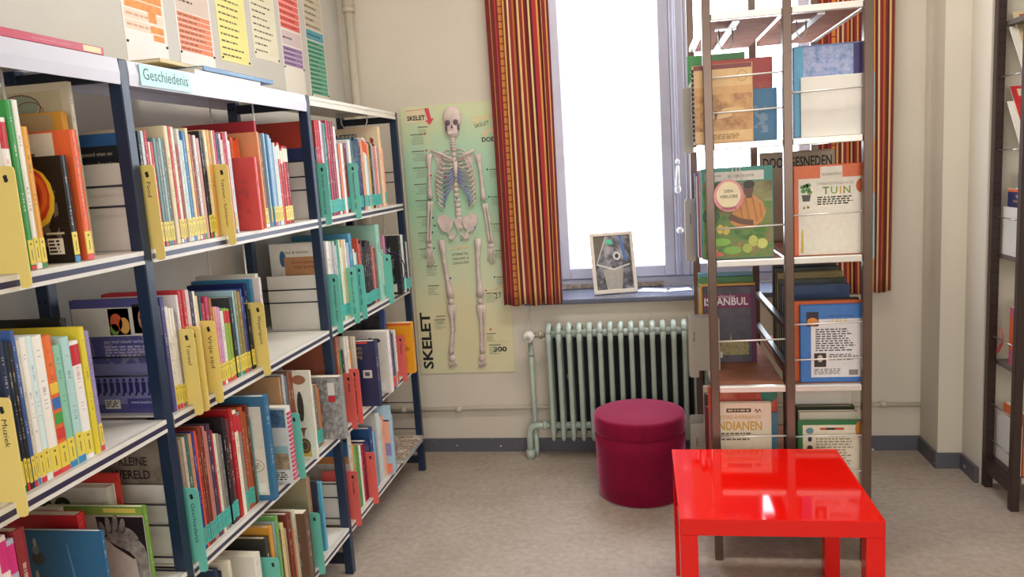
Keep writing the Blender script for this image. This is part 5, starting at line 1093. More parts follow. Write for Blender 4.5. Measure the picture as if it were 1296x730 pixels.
for sd in (-1, 1):
    P = [(px_+sd*.010, pz-.035), (px_+sd*.03, pz-.062), (px_+sd*.052, pz-.058), (px_+sd*.05, pz-.03), (px_+sd*.085, pz-.015), (px_+sd*.105, pz+.03), (px_+sd*.098, pz+.058), (px_+sd*.07, pz+.066), (px_+sd*.04, pz+.05), (px_+sd*.02, pz+.035), (px_+sd*.03, pz+.0), (px_+sd*.045, pz-.02), (px_+sd*.03, pz-.042)]
    MB().prism(P if sd > 0 else P[::-1], 'y', YP-.016, YP-.004).build('hip_bone', BONE, po)
MB().prism([(px_-.022, pz+.04), (px_, pz-.03), (px_+.022, pz+.04)], 'y', YP-.014, YP-.004).build('sacrum', BONE, po)
# printed lettering and marks
YT = YP-.0006
bx, bz = SK['big'][0]
text(po, 'SKELET', (SK['big'][0][0]+.002, YT, SK['big'][0][1]), UZ, (-1,0,0), h=.052, w=.30, mat=INK, bold=.03)
hx0, hz0 = SK['head'][0]
flat([(hx0-.005, hz0-.055), (hx0+.105, hz0-.055), (hx0+.105, hz0+.015), (hx0-.005, hz0+.015)], 'printed_box', paint('e2d2b0', .5)); text(po, 'SKELET', (hx0+.004, YT-.0008, hz0-.042), UX, UZ, h=.022, w=.092, bold=.03)
flat([(hx0, hz0+.004), (hx0+.09, hz0+.008), (hx0+.09, hz0+.010), (hx0, hz0+.006)], 'printed_line', paint('c8503c', .5), dy=.0012)
flat([(hx0+.095, hz0+.012), (hx0+.118, hz0+.012), (hx0+.128, hz0-.04), (hx0+.142, hz0-.038), (hx0+.118, hz0-.07), (hx0+.098, hz0-.048), (hx0+.11, hz0-.045)], 'red_arrow', paint('d8485a', .5), dy=.0014)
x, z = SK['hd2']; text(po, 'SKELET', (x, YT, z-.045), (1,0,.22), (-.22,0,1), h=.018, w=.075)
def wedge(x, z, w, name='cream_arrow'): flat([(x, z), (x+.02, z-.02), (x+.022, z-.008), (x+w, z+.012), (x+w, z+.032), (x+.024, z+.012), (x+.024, z+.022)], name, paint('dccfa2', .5), dy=.001)
wedge(x-.02, z-.008, .12); wedge(x+.03, z-.075, .06)
x, z = SK['tOO']; text(po, 'DOE', (x-.005, YT, z-.018), UX, UZ, h=.022, w=.06, bold=.03)
x, z = SK['t300']; text(po, '300', (x, YT, z-.018), UX, UZ, h=.026, w=.07, bold=.03)
flat([(x-.01, z+.022), (x+.08, z+.03), (x+.08, z+.042), (x-.01, z+.034)], 'cream_arrow', paint('dccfa2', .5))
x, z = SK['t27']; text(po, '27', (x, YT, z-.02), (1,0,.2), (-.2,0,1), h=.026)
flat([(x-.04, z+.01), (x+.045, z+.034), (x+.045, z+.046), (x-.04, z+.02)], 'cream_arrow', paint('dccfa2', .5))
x, z = SK['tref']
flat([(x-.005, z+.008), (x+.10, z+.012), (x+.10, z+.022), (x-.005, z+.02)], 'cream_arrow', paint('dccfa2', .5))
for q, s_ in enumerate(('STERKTE,', 'SNELHEID &', 'LENIGHEID')): text(po, s_, (x+.006, YT, z-.024-.022*q), (1,0,.05), (-.05,0,1), h=.012, w=.085)
rr = random.Random(5)
def para(x0, x1, z1, n, right=False):
    m = MB()
    for q in range(n):
        w = (x1-x0)*rr.uniform(.6, 1); a = x1-w if right else x0
        m.prism([(a, z1-q*.0085-.003), (a+w, z1-q*.0085-.003), (a+w, z1-q*.0085), (a, z1-q*.0085)], 'y', YT-.0003, YT)
    m.build('text_block', paint('98a688', .6, var=0), po)
    flat([(x0, z1+.008), (x1, z1+.008), (x1, z1+.013), (x0, z1+.013)], 'text_heading', paint('6f7c66', .6, var=0))
for q in range(8): 
    zz = 1.645-.082*q; para(-1.128, -1.062, zz, 5, True)
    MB().prism([(-1.052+.005*math.cos(a*math.pi/4), zz+.012+.005*math.sin(a*math.pi/4)) for a in range(8)], 'y', YT-.0008, YT).build('dot', paint('c83a44' if q < 3 else '3a5a88', .5), po)
for q in range(5):
    zz = 1.45-.135*q; para(-.738, -.69, zz, 4)
    MB().prism([(-.748+.005*math.cos(a*math.pi/4), zz+.012+.005*math.sin(a*math.pi/4)) for a in range(8)], 'y', YT-.0008, YT).build('dot', paint('3a6a98' if q else '30606a', .5), po)
for (x, z) in ((-1.10, .98), (-1.10, .88), (-.80, .83), (-.80, .56), (-1.08, .70)): para(x, x+.06, z, 5)
for (x, z) in ((-1.085, 1.68), (-1.07, .72), (-.81, .62)): para(x, x+.05, z, 4)
for q, (x, z, c) in enumerate((( -1.03, 1.45, 'c83a44'), (-.955, 1.44, 'c83a44'), (-.905, 1.43, '4a9a9a'), (-.905, 1.33, '3a8ab8'), (-.825, 1.18, '3a8ab8'), (-.90, 1.12, '3a8ab8'), (-1.03, 1.2, '3a4a88'), (-1.035, 1.24, '3a4a88'), (-.97, .93, '3a4a88'), (-.79, .86, 'c83a44'), (-.78, .66, 'c83a44'))):
    MB().prism([(x+.005*math.cos(a*math.pi/4), z+.005*math.sin(a*math.pi/4)) for a in range(8)], 'y', YP-.034, YP-.031).build('dot', paint(c, .5), po)

# ================================================================ curtains
def curtain(x0, x1, z0, z1, yb, nf, amp, label, seed, flare=0.0, nrm=1.55):
    rr = random.Random(seed); n = nf*10; m = MB(); rows_ = 26; u = [0]
    ph = [rr.uniform(-.5, .5) for _ in range(nf+1)]; am = [rr.uniform(.6, 1.15) for _ in range(nf+1)]
    prof = []
    for i in range(n+1):
        t = i/n; k = t*nf; j = min(int(k), nf-1); f = k-j
        a = am[j]*(1-f)+am[j+1]*f
        prof.append((t+.35/nf*math.sin(2*math.pi*k*1+ph[j]*0), a*math.sin(2*math.pi*k)))
    for i in range(1, n+1):
        dx = (prof[i][0]-prof[i-1][0])*(x1-x0); dy = (prof[i][1]-prof[i-1][1])*amp; u.append(u[-1]+math.hypot(dx, dy))
    L_ = u[-1]
    for r in range(rows_+1):
        g = r/rows_; z = z1+(z0-z1)*g; am_ = amp*(.8+.35*g)
        for i in range(n+1):
            t, s_ = prof[i]; sh = flare*g*(t-.5)+.006*math.sin(3.1*g+8*t)*g
            hem = .006*math.sin(t*21) if r == rows_ else 0
            m.v.append((x0+(x1-x0)*t+sh, yb+am_*s_, z+hem))
    for r in range(rows_):
        for i in range(n): a = r*(n+1)+i; m.f.append((a, a+n+1, a+n+2, a+1))
    o = m.build('curtain', curtain_mat(), None, smooth=True)
    uv = o.data.uv_layers.new(name='cloth')
    for lp in o.data.loops:
        v = lp.vertex_index; i = v % (n+1); r = v//(n+1); uv.data[lp.index].uv = (u[i], (z1-z0)*(1-r/rows_))
    so = o.modifiers.new('thickness', 'SOLIDIFY'); so.thickness = .002
    return tag(o, label, 'curtain', 'striped curtains at the window')
def curtain_mat():
    if 'curtain' in MATS: return MATS['curtain']
    m, N, L, b = nt('striped_woven_cloth'); b.inputs['Roughness'].default_value = .85; b.inputs['Sheen Weight'].default_value = .2
    uv = N.new('ShaderNodeUVMap'); uv.uv_map = 'cloth'; s = N.new('ShaderNodeSeparateXYZ'); L.new(uv.outputs[0], s.inputs[0])
    fr = N.new('ShaderNodeMath'); fr.operation = 'FRACT'; mu = N.new('ShaderNodeMath'); mu.operation = 'MULTIPLY'; mu.inputs[1].default_value = 1/.25
    L.new(s.outputs[0], mu.inputs[0]); L.new(mu.outputs[0], fr.inputs[0])
    cr_ = N.new('ShaderNodeValToRGB'); cr_.color_ramp.interpolation = 'CONSTANT'; el = cr_.color_ramp.elements
    st = [(0, '8a2c2e'), (.07, 'dd9a55'), (.095, '6a2026'), (.15, 'ecc888'), (.19, '93302f'), (.25, 'e0a45c'), (.275, '7a2428'), (.35, 'c8443f'), (.375, '8a2c2e'), (.42, 'dd9148'), (.50, '93302f'), (.53, 'f0d296'), (.575, '5c1a22'), (.62, 'b83a3c'), (.70, 'e4b060'), (.735, '7a2428'), (.79, 'f0d8a4'), (.825, '9a3432'), (.89, 'd67a3c'), (.93, '6a2026'), (.965, 'e8bc74')]
    for i, (p, c) in enumerate(st):
        e = el[i] if i < 2 else el.new(p); e.position = p; e.color = (*lin(c), 1)
    L.new(fr.outputs[0], cr_.inputs[0])
    # woven cross bars in the broad orange stripe and small dots
    fz = N.new('ShaderNodeMath'); fz.operation = 'FRACT'; mz = N.new('ShaderNodeMath'); mz.operation = 'MULTIPLY'; mz.inputs[1].default_value = 1/.034; L.new(s.outputs[1], mz.inputs[0]); L.new(mz.outputs[0], fz.inputs[0])
    lt = N.new('ShaderNodeMath'); lt.operation = 'LESS_THAN'; lt.inputs[1].default_value = .14; L.new(fz.outputs[0], lt.inputs[0])
    g1 = N.new('ShaderNodeMath'); g1.operation = 'COMPARE'; g1.inputs[1].default_value = .46; g1.inputs[2].default_value = .04; L.new(fr.outputs[0], g1.inputs[0])
    mk = N.new('ShaderNodeMath'); mk.operation = 'MULTIPLY'; L.new(lt.outputs[0], mk.inputs[0]); L.new(g1.outputs[0], mk.inputs[1])
    mx = N.new('ShaderNodeMix'); mx.data_type = 'RGBA'; L.new(mk.outputs[0], mx.inputs[0]); L.new(cr_.outputs[0], mx.inputs[6]); mx.inputs[7].default_value = (*lin('7a1f24'), 1)
    g2 = N.new('ShaderNodeMath'); g2.operation = 'COMPARE'; g2.inputs[1].default_value = .26; g2.inputs[2].default_value = .012; L.new(fr.outputs[0], g2.inputs[0])
    mk2 = N.new('ShaderNodeMath'); mk2.operation = 'MULTIPLY'; L.new(lt.outputs[0], mk2.inputs[0]); L.new(g2.outputs[0], mk2.inputs[1])
    mx2 = N.new('ShaderNodeMix'); mx2.data_type = 'RGBA'; L.new(mk2.outputs[0], mx2.inputs[0]); L.new(mx.outputs[2], mx2.inputs[6]); mx2.inputs[7].default_value = (*lin('e0a060'), 1)
    L.new(mx2.outputs[2], b.inputs['Base Color'])
    wv = N.new('ShaderNodeTexNoise'); wv.inputs['Scale'].default_value = 400; L.new(uv.outputs[0], wv.inputs['Vector'])
    bp = N.new('ShaderNodeBump'); bp.inputs['Strength'].default_value = .2; bp.inputs['Distance'].default_value = .001; L.new(wv.outputs['Fac'], bp.inputs['Height']); L.new(bp.outputs[0], b.inputs['Normal'])
    tr = N.new('ShaderNodeBsdfTranslucent'); L.new(mx2.outputs[2], tr.inputs[0]); ms = N.new('ShaderNodeMixShader'); ms.inputs[0].default_value = .22
    L.new(b.outputs[0], ms.inputs[1]); L.new(tr.outputs[0], ms.inputs[2]); L.new(ms.outputs[0], N['Material Output'].inputs[0])
    MATS['curtain'] = m; return m
curtain(-.695, -.395, .785, 2.80, 3.805, 5, .013, 'red and orange striped curtain left of the window, beside the skeleton poster', 3)
curtain(.80, 1.125, .788, 2.80, 3.805, 5, .013, 'red and orange striped curtain right of the window, behind the brown rack', 11)
rod = empty('curtain_rail', (.2, 3.81, 2.82), 'white curtain rail above the window', 'curtain rail')
B().tube([(-.8, 3.805, 2.815), (1.2, 3.805, 2.815)], .012, 10).build('rail', paint('d8d4cc', .4), rod, smooth=True)
for x in (-.75, 1.15): B().box(x-.01, x+.01, 3.805, YW, 2.81, 2.83).build('bracket', paint('d8d4cc', .4), rod)

# ================================================================ radiator and pipes
RAD = paint('aebcb2', .34, var=.10, scale=14, bump=.15, bscale=60)
rad = empty('radiator', (-.15, 3.79, 0), 'old ribbed cast-iron radiator in pale grey-green under the window', 'radiator')
def rad_section():
    m = MB()
    for yy, r in ((3.730, .0125), (3.762, .0115), (3.794, .0115), (3.826, .0115)):
        m.tube([(0, yy, .105), (0, yy, .118), (0, yy, .16), (0, yy, .60), (0, yy, .65)], [.006, r*.95, r, r, r*1.05], 8)
    arc = [(0, 3.778+.047*math.cos(a), .645+.036*math.sin(a)) for a in [math.pi*k/8 for k in range(9)]]
    m.tube(arc, .0145, 8)
    m.tube([(0, 3.730, .17), (0, 3.826, .17)], .014, 8)
    return m
rs = rad_section(); rs.v = [(x, y-3.79, z) for x, y, z in rs.v]
me0 = None
for q in range(16):
    x = -.475+q*.0502
    if me0 is None:
        o = rs.build('section', RAD, rad, world=False, smooth=True); me0 = o.data
    else: o = bpy.data.objects.new('section', me0); COL.objects.link(o); o.parent = rad
    o.location = (x+.15, 0, 0)
B().tube([(-.475, 3.777, .64), (.28, 3.777, .64)], .019, 10).build('top_header', RAD, rad, smooth=True)
B().tube([(-.475, 3.777, .17), (.28, 3.777, .17)], .019, 10).build('bottom_header', RAD, rad, smooth=True)
for x in (-.40, .18): B().box(x, x+.02, 3.81, YW-.001, .40, .42).build('wall_bracket', RAD, rad)
B().box(-.49, .30, 3.842, 3.843, .12, .625).build('gap_shade_panel', paint('23242a', .7, var=.2), rad)  # added dark sheet standing in for the shade between the radiator columns
v = B(); v.tube([(-.495, 3.777, .636), (-.56, 3.777, .636)], .012, 10); v.tube([(-.525, 3.777, .636), (-.512, 3.777, .636)], .02, 8); v.build('valve_union', paint('b8b09a', .35, .4), rad, smooth=True)
v = B(); v.tube([(-.575, 3.79, .632), (-.575, 3.752, .632), (-.575, 3.735, .632)], [.026, .030, .024], 16); v.build('thermostat_dial', paint('e6e4de', .35), rad, smooth=True)
B().tube([(-.575, 3.735, .632), (-.575, 3.731, .632)], .011, 12).build('dial_cap', paint('b8b8b4', .4), rad, smooth=True)
v = B(); v.tube([(-.573, 3.79, .61), (-.573, 3.79, .20), (-.575, 3.79, .175)], .013, 10); v.tube([(-.573, 3.79, .55), (-.573, 3.79, .53)], .017, 10); v.build('riser_pipe', RAD, rad, smooth=True)
v = B(); v.tube([(-.495, 3.777, .17), (-.56, 3.777, .17), (-.585, 3.775, .165), (-.600, 3.77, .145), (-.602, 3.77, .10), (-.602, 3.77, .0)], .017, 10); v.tube([(-.602, 3.77, .045), (-.602, 3.77, .0)], .023, 8); v.tube([(-.53, 3.777, .17), (-.512, 3.777, .17)], .024, 8); v.tube([(-.573, 3.79, .16), (-.573, 3.795, .04), (-.573, 3.795, .0)], .013, 8); v.build('floor_elbow', RAD, rad, smooth=True)
B().tube([(-.58, 3.79, .658), (-.585, 3.85, .70), (-.575, 3.868, .77)], .0015, 6).build('sensor_wire', paint('d8d4cc', .5), rad, smooth=True)
PIPE = paint('c6bdac', .5, var=.05)
wp = empty('heating_pipe', (-.9, 3.85, .235), 'thin painted heating pipe running low along the back wall', 'pipe')
B().tube([(-1.44, 3.862, .228), (-.62, 3.862, .240), (.4, 3.862, .236), (1.272, 3.862, .228)], .011, 8).build('pipe_run', PIPE, wp, smooth=True)
for x in (-1.30, -1.0, 1.09): B().tube([(x, 3.862, .232), (x+.03, 3.862, .232)], .016, 8).build('clamp', PIPE, wp, smooth=True)
vp = empty('heating_pipe', (-1.377, 3.83, 1.0), 'vertical painted heating pipe in the left corner of the room', 'pipe')
B().tube([(-1.377, 3.832, .0), (-1.377, 3.832, 2.34)], .021, 12).build('pipe_run', PIPE, vp, smooth=True)
B().tube([(-1.377, 3.832, 2.27), (-1.377, 3.832, 2.40), (-1.385, 3.832, 2.45), (-1.44, 3.832, 2.47)], .027, 12).tube([(-1.377, 3.832, 2.262), (-1.377, 3.832, 2.285)], .031, 12).build('pipe_socket', PIPE, vp, smooth=True)

# ================================================================ window sill things
ph = empty('photo_frame', (-.142, 3.945, .8008), 'light wooden picture frame with a grey photo leaning on the window sill', 'picture frame', rz=math.radians(14))
TL_ = math.radians(-14)
def tilt(m):
    c_, s_ = math.cos(TL_), math.sin(TL_); m.v = [(x, y*c_-z*s_, y*s_+z*c_) for x, y, z in m.v]; return m
W2, HH = .111, .312
for nm, bxs in (('frame', [(-W2, -W2+.017, 0, .016, 0, HH), (W2-.017, W2, 0, .016, 0, HH), (-W2+.017, W2-.017, 0, .016, 0, .02), (-W2+.017, W2-.017, 0, .016, HH-.017, HH)]), ):
    m = MB()
    for b_ in bxs: m.cbox(*b_, .002)
    tilt(m); m.v = [(x, y, z+.004) for x, y, z in m.v]; m.build(nm, paint('ddd3c6', .5, var=.06), ph, world=False)
tilt(MB().box(-W2+.015, W2-.015, .008, .012, .018, HH-.015)); m = tilt(MB().box(-W2+.015, W2-.015, .008, .012, .018, HH-.015)); m.v = [(x, y, z+.004) for x, y, z in m.v]
m.build('photo', blotch(['2c2a2e', '5a5a60', '9a98a0', 'b8b6ba'], 16), ph, world=False)
def pquad(pts, c, e=.0075):
    m = tilt(MB().prism(pts, 'y', e-.0004, e)); m.v = [(x, y, z+.004) for x, y, z in m.v]; return m.build('photo_detail', paint(c, .4, var=.1, scale=40), ph, world=False)
pquad([(-.094, .17), (-.082, .15), (-.02, .297), (-.094, .297)], '6a6658'); pquad([(-.092, .14), (-.084, .15), (-.022, .297), (-.03, .297)], 'c8c4c0', .0071)
pquad([(-.084, .155), (-.082, .145), (.0, .118), (.085, .142), (.085, .150), (.0, .127)], 'd0cccc', .0068); pquad([(-.055, .125), (.05, .13), (.035, .02), (-.04, .02)], 'a8a49c', .0072)
pquad([(-.028, .25), (.004, .25), (.002, .275), (-.028, .275)], '58c8a0', .0066); pquad([(.035, .295), (.05, .295), (.075, .16), (.055, .17)], '5a7ab0', .007)
pquad([(.02+.02*math.cos(a*math.pi/5), .19+.022*math.sin(a*math.pi/5)) for a in range(10)], 'd8d6d4', .0065); pquad([(.02+.01*math.cos(a*math.pi/4), .19+.012*math.sin(a*math.pi/4)) for a in range(8)], '3a3a3e', .0062)
m = MB().prism([(.02, .004), (.125, .0), (.125, .004), (.075, .24), (.068, .24)], 'x', -.03, .03); m.build('stand', paint('3a3430', .7), ph, world=False)
for (x, y, w, dd, rz, lb, c) in ((.045, 4.02, .15, .10, -.35, 'folded white paper with blue edge lying on the window sill by the photo frame', 'e6e8f2'), (.17, 4.01, .12, .09, .2, 'small white paper lying on the window sill near the rack', 'eceaf0')):
    o = empty('paper_sheet', (x, y, .8004), lb, 'paper', 'papers on the window sill', rz)
    B().box(-w/2, w/2, -dd/2, dd/2, 0, .0012).build('leaf', paint(c, .6), o, world=False)
    B().box(-w/2, w/2, -dd/2-.001, -dd/2+.004, .0012, .002).build('edge', paint('3a4a9a', .5), o, world=False)

# ================================================================ pouf and red table
VEL = paint('860834', .8, var=.1, scale=30, bump=.2, bscale=500, spec=.2, sheen=.9); VEL2 = VEL
pf = empty('pouf', (-.046, 3.372, 0), 'round crimson fabric pouf in front of the radiator', 'pouf')
B().lathe([(.184, .002), (.189, .008), (.192, .1), (.196, .22), (.1985, .296)], 48).build('body', VEL2, pf, world=False, smooth=True)
B().lathe([(.1975, .294), (.1995, .2965), (.200, .31), (.200, .355), (.196, .367), (.180, .372), (.09, .374), (.01, .374)], 48).build('lid', VEL, pf, world=False, smooth=True)
RED = paint('ec150d', .06, var=.02, spec=.5)
TX, TY = .0716, 2.1395
tb = empty('side_table', (TX+.275, TY+.275, 0), 'glossy red square side table in front of the brown rack', 'table')
B().cbox(TX, TX+.55, TY, TY+.55, .40, .45, .0015).build('tabletop', RED, tb)
for x in (TX, TX+.50):
    for y in (TY, TY+.50): B().cbox(x, x+.05, y, y+.05, 0, .3995, .0012).build('leg', RED, tb)

# ================================================================ brown double-sided rack
BR = paint('66544a', .28, .45, var=.08, scale=10); BRD = paint('3a2c26', .4, .1); VEN = paint('9a6854', .8, var=.18, scale=12, spec=.05); ALU = paint('dcdad4', .28, .3, var=.03)
RX = [(.217, .246), (.472, .501), (.722, .752)]; RY0, RY1 = 2.756, 3.56; RL = {'A': 1.498, 'B': 1.10, 'C': .652, 'D': .235, 'T': 1.919}
rk = empty('book_rack', (.485, 3.16, 0), 'brown steel double-sided book rack standing before the window', 'shelving')
for y in (RY0, RY1):
    for q, (a, b_) in enumerate(RX): B().cbox(a, b_, y, y+.03, .19 if q == 1 else 0, 2.25, .002).build('post', BR, rk)
    B().box(RX[0][1], RX[1][0], y+.002, y+.028, .19, .23).box(RX[1][1], RX[2][0], y+.002, y+.028, .19, .23).build('base_rail', BRD, rk)
for a, b_ in ((RX[0][1], RX[1][0]), (RX[1][1], RX[2][0])):
    left = a < .4
    for lv, z in RL.items():
        bd = B().box(a+.001, b_-.001, RY0+.031, RY1-.001, z-.018, z).build('shelf_board', VEN, rk)
        e = B().cbox(a+.0008, b_-.0008, RY0+.006, RY0+.030, z-.022, z+.0, .002)
        e.build('front_edge', ALU, rk)
        xs_ = (a-.022, a-.001) if left else (b_+.001, b_+.022)
        B().cbox(xs_[0], xs_[1], RY0+.034, RY1-.004, z-.02, z, .002).build('side_edge', ALU, rk)
    for lv in 'ABCD':
        z = RL[lv]
        for dz in {'A': (.215, .10) if left else (.148,), 'B': (.11,) if left else (.142,), 'C': (.162,) if left else (.215, .09), 'D': (.23, .1)}[lv]:
            B().tube([(a-.004, RY0+.012, z+dz-.0), (b_+.004, RY0+.012, z+dz+.004)], .003, 6).build('side_rod', ROD, rk, smooth=True)
for z in (.852, .71): B().box(.476, .497, RY0+.03, RY1, z-.012, z+.006).build('centre_rail', BRD, rk)
for x in (.33, .60): B().box(x-.012, x+.012, RY0+.04, RY1-.04, RL['T']-.028, RL['T']-.0185).build('stiffener', STEEL, rk)
def rbook(side, y, t, h, d, c, label, lv, cov=None, acc=None, xsp=None, sticker=None):
    z = RL[lv]+.0005
    if side == 'L': o = make_book((xsp if xsp is not None else .205, y+t, z), t, h, d, c, label, 'books on the brown rack', acc, rz=math.pi, sticker=sticker); 
    else: o = make_book((xsp if xsp is not None else .735, y, z), t, h, d, c, label, 'books on the brown rack', acc, sticker=sticker)
    if cov: art(cov, o, t, h, d, side == 'L')
    return o
# top level A
o = rbook('L', 2.80, .02, .262, .197, 'cba06a', 'sepia landscape comb-bound book on the top level of the brown rack', 'A', 'sepia', xsp=.185)
cb = MB()
for q in range(16): cb.box(-.004, .004, -.003, .023, .012+q*.0152, .022+q*.0152)
cb.build('comb_binding', INK, o, world=False)
rbook('L', 2.835, .022, .175, .215, '2f6f9a', 'short blue book behind the sepia book on the rack', 'A', xsp=.25)
rbook('L', 2.87, .014, .282, .235, 'b83a34', 'red book behind the short blue book on the rack', 'A', xsp=.222)
rbook('L', 2.90, .02, .275, .24, '3a4468', 'dark navy book behind the red book on the rack top level', 'A', xsp=.215)
o = rbook('L', 2.96, .014, .315, .20, '3f8a4a', 'green and white book standing tall behind the sepia book', 'A', xsp=.178)
Face(o, .014, .2, True).disc(.03, .12, .03, .05, 'e0d060'); Face(o, .014, .2, True).disc(.02, .2, .018, .03, 'e8e4da')
rbook('R', 2.80, .024, .298, .222, '6a88b8', 'blue and lavender frost-patterned book, top level right of the rack', 'A', 'lavender')
o = empty('bookend', (.63, 2.789, RL['A']), 'white plate bookend in front of the lavender book on the rack', 'bookend', 'white plate bookends'); B().cbox(.533, .737, 2.788, 2.791, RL['A']+.0008, RL['A']+.196, .0008).build('plate', SHW, o)
for q, (c, h) in enumerate((('c8b48a', .25), ('4a3a34', .24), ('8a9aa0', .23))): rbook('R', 2.835+.03*q, .024, h, .2, c, '%s book, %s behind the lavender book on the rack' % (cname(c), ORD[q]), 'A')
# level B
rbook('L', 2.80, .016, .315, .238, '3f9486', 'teal book with a market photo of a man in orange, left side of rack', 'B', 'market', xsp=.205)
for q, (c, h, t) in enumerate((('2f6f86', .30, .02), ('c8a8b0', .305, .016), ('8a3a48', .31, .014), ('e4e0d8', .29, .014), ('4a5aa0', .30, .018))):
    rbook('L', 2.822+sum((.02, .016, .014, .014, .018)[:q])+.001*q, t, h, .225, c, '%s book, %s behind the market photo book on the rack' % (cname(c), ORD[q]), 'B', xsp=.205-.004*q)
rbook('R', 2.80, .018, .305, .222, 'e2703c', 'white and orange gardening experiments book reading TUIN on the rack', 'B', 'tuin', xsp=.733)
for q, (c, h) in enumerate((('26262c', .29), ('55504a', .28), ('33343c', .27))): rbook('R', 2.825+.032*q, .028, h, .215, c, '%s book, %s behind the TUIN book on the rack' % (cname(c), ORD[q]), 'B', xsp=.72)
rbook('R', 3.30, .02, .356, .285, 'a8977c', 'tan book with DOORGESNEDEN title standing at the back of the rack', 'B', 'dgs', xsp=.758)
# level C
rbook('L', 3.10, .02, .302, .20, '5c2a50', 'purple and grey ISTANBUL city guide on the rack', 'C', 'istanbul', xsp=.222)
for q, (c, h, t) in enumerate((('d8a848', .31, .016), ('d8cfc0', .29, .02), ('4f8a50', .33, .018), ('6aa0b8', .345, .016), ('7a4a80', .30, .02), ('c89030', .28, .016))):
    rbook('L', 3.122+.024*q, t, h, .21, c, '%s book, %s behind the ISTANBUL guide on the rack' % (cname(c), ORD[q]), 'C', xsp=.212)
rbook('R', 2.80, .018, .275, .205, '3f7ac4', 'bright blue book with a white text panel on the rack', 'C', 'bluebook', xsp=.733)
rbook('R', 2.822, .008, .285, .222, 'd8642c', 'thin orange-edged book behind the bright blue book on the rack', 'C', xsp=.732)
rbook('R', 2.835, .02, .29, .228, '2a262a', 'black book behind the orange-edged book on the rack', 'C', xsp=.73)
for q, (c, h) in enumerate((('34507a', .315), ('3a4440', .33), ('8a7a48', .35), ('2c3a38', .36), ('26282c', .37))): rbook('R', 2.98+.05*q, .03, h, .235, c, '%s book, %s of the dark tall books at the back of the rack' % (cname(c), ORD[q]), 'C', 'parchment' if q == 2 else None, xsp=.735)
# level D
rbook('L', 2.80, .02, .345, .205, 'e6dcc6', 'cream book with INDIANEN title on the lowest rack level', 'D', 'indianen', xsp=.222)
rbook('L', 2.822, .012, .30, .235, '4a7a90', 'grey-blue book behind the INDIANEN book on the rack', 'D', xsp=.218)
rbook('L', 2.87, .02, .385, .245, 'd8583c', 'coral red book standing behind the INDIANEN book', 'D', 'coral', xsp=.215)
for q, (c, h) in enumerate((('6a2a38', .30), ('3a3434', .34), ('cfc8b8', .36))): rbook('L', 2.90+.03*q, .024, h, .2, c, '%s book, %s behind the coral book low on the rack' % (cname(c), ORD[q]), 'D', xsp=.205)
rbook('R', 2.80, .016, .275, .218, '2f7a44', 'green-bordered cream information book low on the right of the rack', 'D', 'greenframe', xsp=.735)
for q, (c, h, dd) in enumerate((('d8d2c0', .295, .2), ('33402c', .30, .2), ('e9e4da', .345, .21), ('b89838', .365, .19), ('6a2a3c', .37, .2), ('2a2828', .385, .21))): rbook('R', 2.84+.05*q, .026, h, dd, c, '%s book, %s behind the green-bordered book on the rack' % (cname(c), ORD[q]), 'D', xsp=.73)
# dividers of the rack
def rdiv(side, y, z, tx, label, colr):
    x = .192 if side == 'L' else .7445
    o = empty('shelf_divider', (x, y, z), label, 'divider', 'plastic dividers on the brown rack')
    sgn = -1 if side == 'L' else 1
    P = divider_shape(-.08, .03, -.0, .205) if side == 'R' else [(-a, b_) for a, b_ in reversed(divider_shape(-.08, .035, -.0, .205))]
    B().prism(P, 'y', 0, .0025).build('plate', paint(DCOL[colr], .35, var=.04, scale=8, trans=.15), o, world=False)
    if tx: text(o, tx, (sgn*.014-(.004), -.0004, .15), (0,0,-1), UX, h=.009, name='lettering', world=False)
    return o
for q in range(4): rdiv('L', 2.985+.012*q, 1.10, 'Landen' if q == 0 else '', 'grey plastic divider, %s from the front on the rack middle level' % ORD[q], 'grey')
for q in range(3): rdiv('L', 2.985+.035*q, .652, 'Europa' if q == 0 else '', 'grey plastic divider, %s from the front beside the ISTANBUL guide' % ORD[q], 'grey')
rdiv('L', 2.99, .235, 'Volken', 'grey plastic divider nearest on the lowest rack level', 'grey'); rdiv('L', 3.10, .235, '', 'grey plastic divider further back on the lowest rack level', 'grey')
rdiv('L', 2.94, 1.498, '', 'grey plastic divider on the top rack level beside the sepia book', 'grey')
rdiv('R', 2.8280, 1.498, '', 'pale blue plastic divider at the top right of the rack', 'cyan'); rdiv('R', 2.8205, 1.10, '', 'pale blue plastic divider on the middle right of the rack', 'cyan')
# hanging tag
hg = empty('hanging_tag', (.32, 2.752, 1.476), 'round pink and cream paper tag hanging on white strings from the rack shelf', 'tag')
B().tube([(.318, 2.750, 1.476), (.297, 2.748, 1.37)], .0016, 6).tube([(.318, 2.750, 1.476), (.335, 2.748, 1.37)], .0016, 6).tube([(.318, 2.750, 1.476), (.316, 2.748, 1.38)], .0016, 6).build('strings', paint('e8e6e2', .6), hg, smooth=True)
def disc(cx, cz, rx, rz, y, c, name): B().prism([(cx+rx*math.cos(2*math.pi*k/20), cz+rz*math.sin(2*math.pi*k/20)) for k in range(20)], 'y', y, y+.0012).build(name, paint(c, .5), hg)
disc(.290, 1.322, .050, .054, 2.747, 'd8909a', 'rim'); disc(.290, 1.325, .040, .044, 2.7455, 'e6d8b4', 'centre')
text(hg, 'DEN', (.290, 2.745, 1.333), UX, UZ, h=.010, align='c'); text(hg, 'VERLORE', (.290, 2.745, 1.315), UX, UZ, h=.010, align='c'); text(hg, 'LINDEN', (.290, 2.7444, 1.276), UX, UZ, h=.009, align='c', mat=paint('8a2a34', .5))
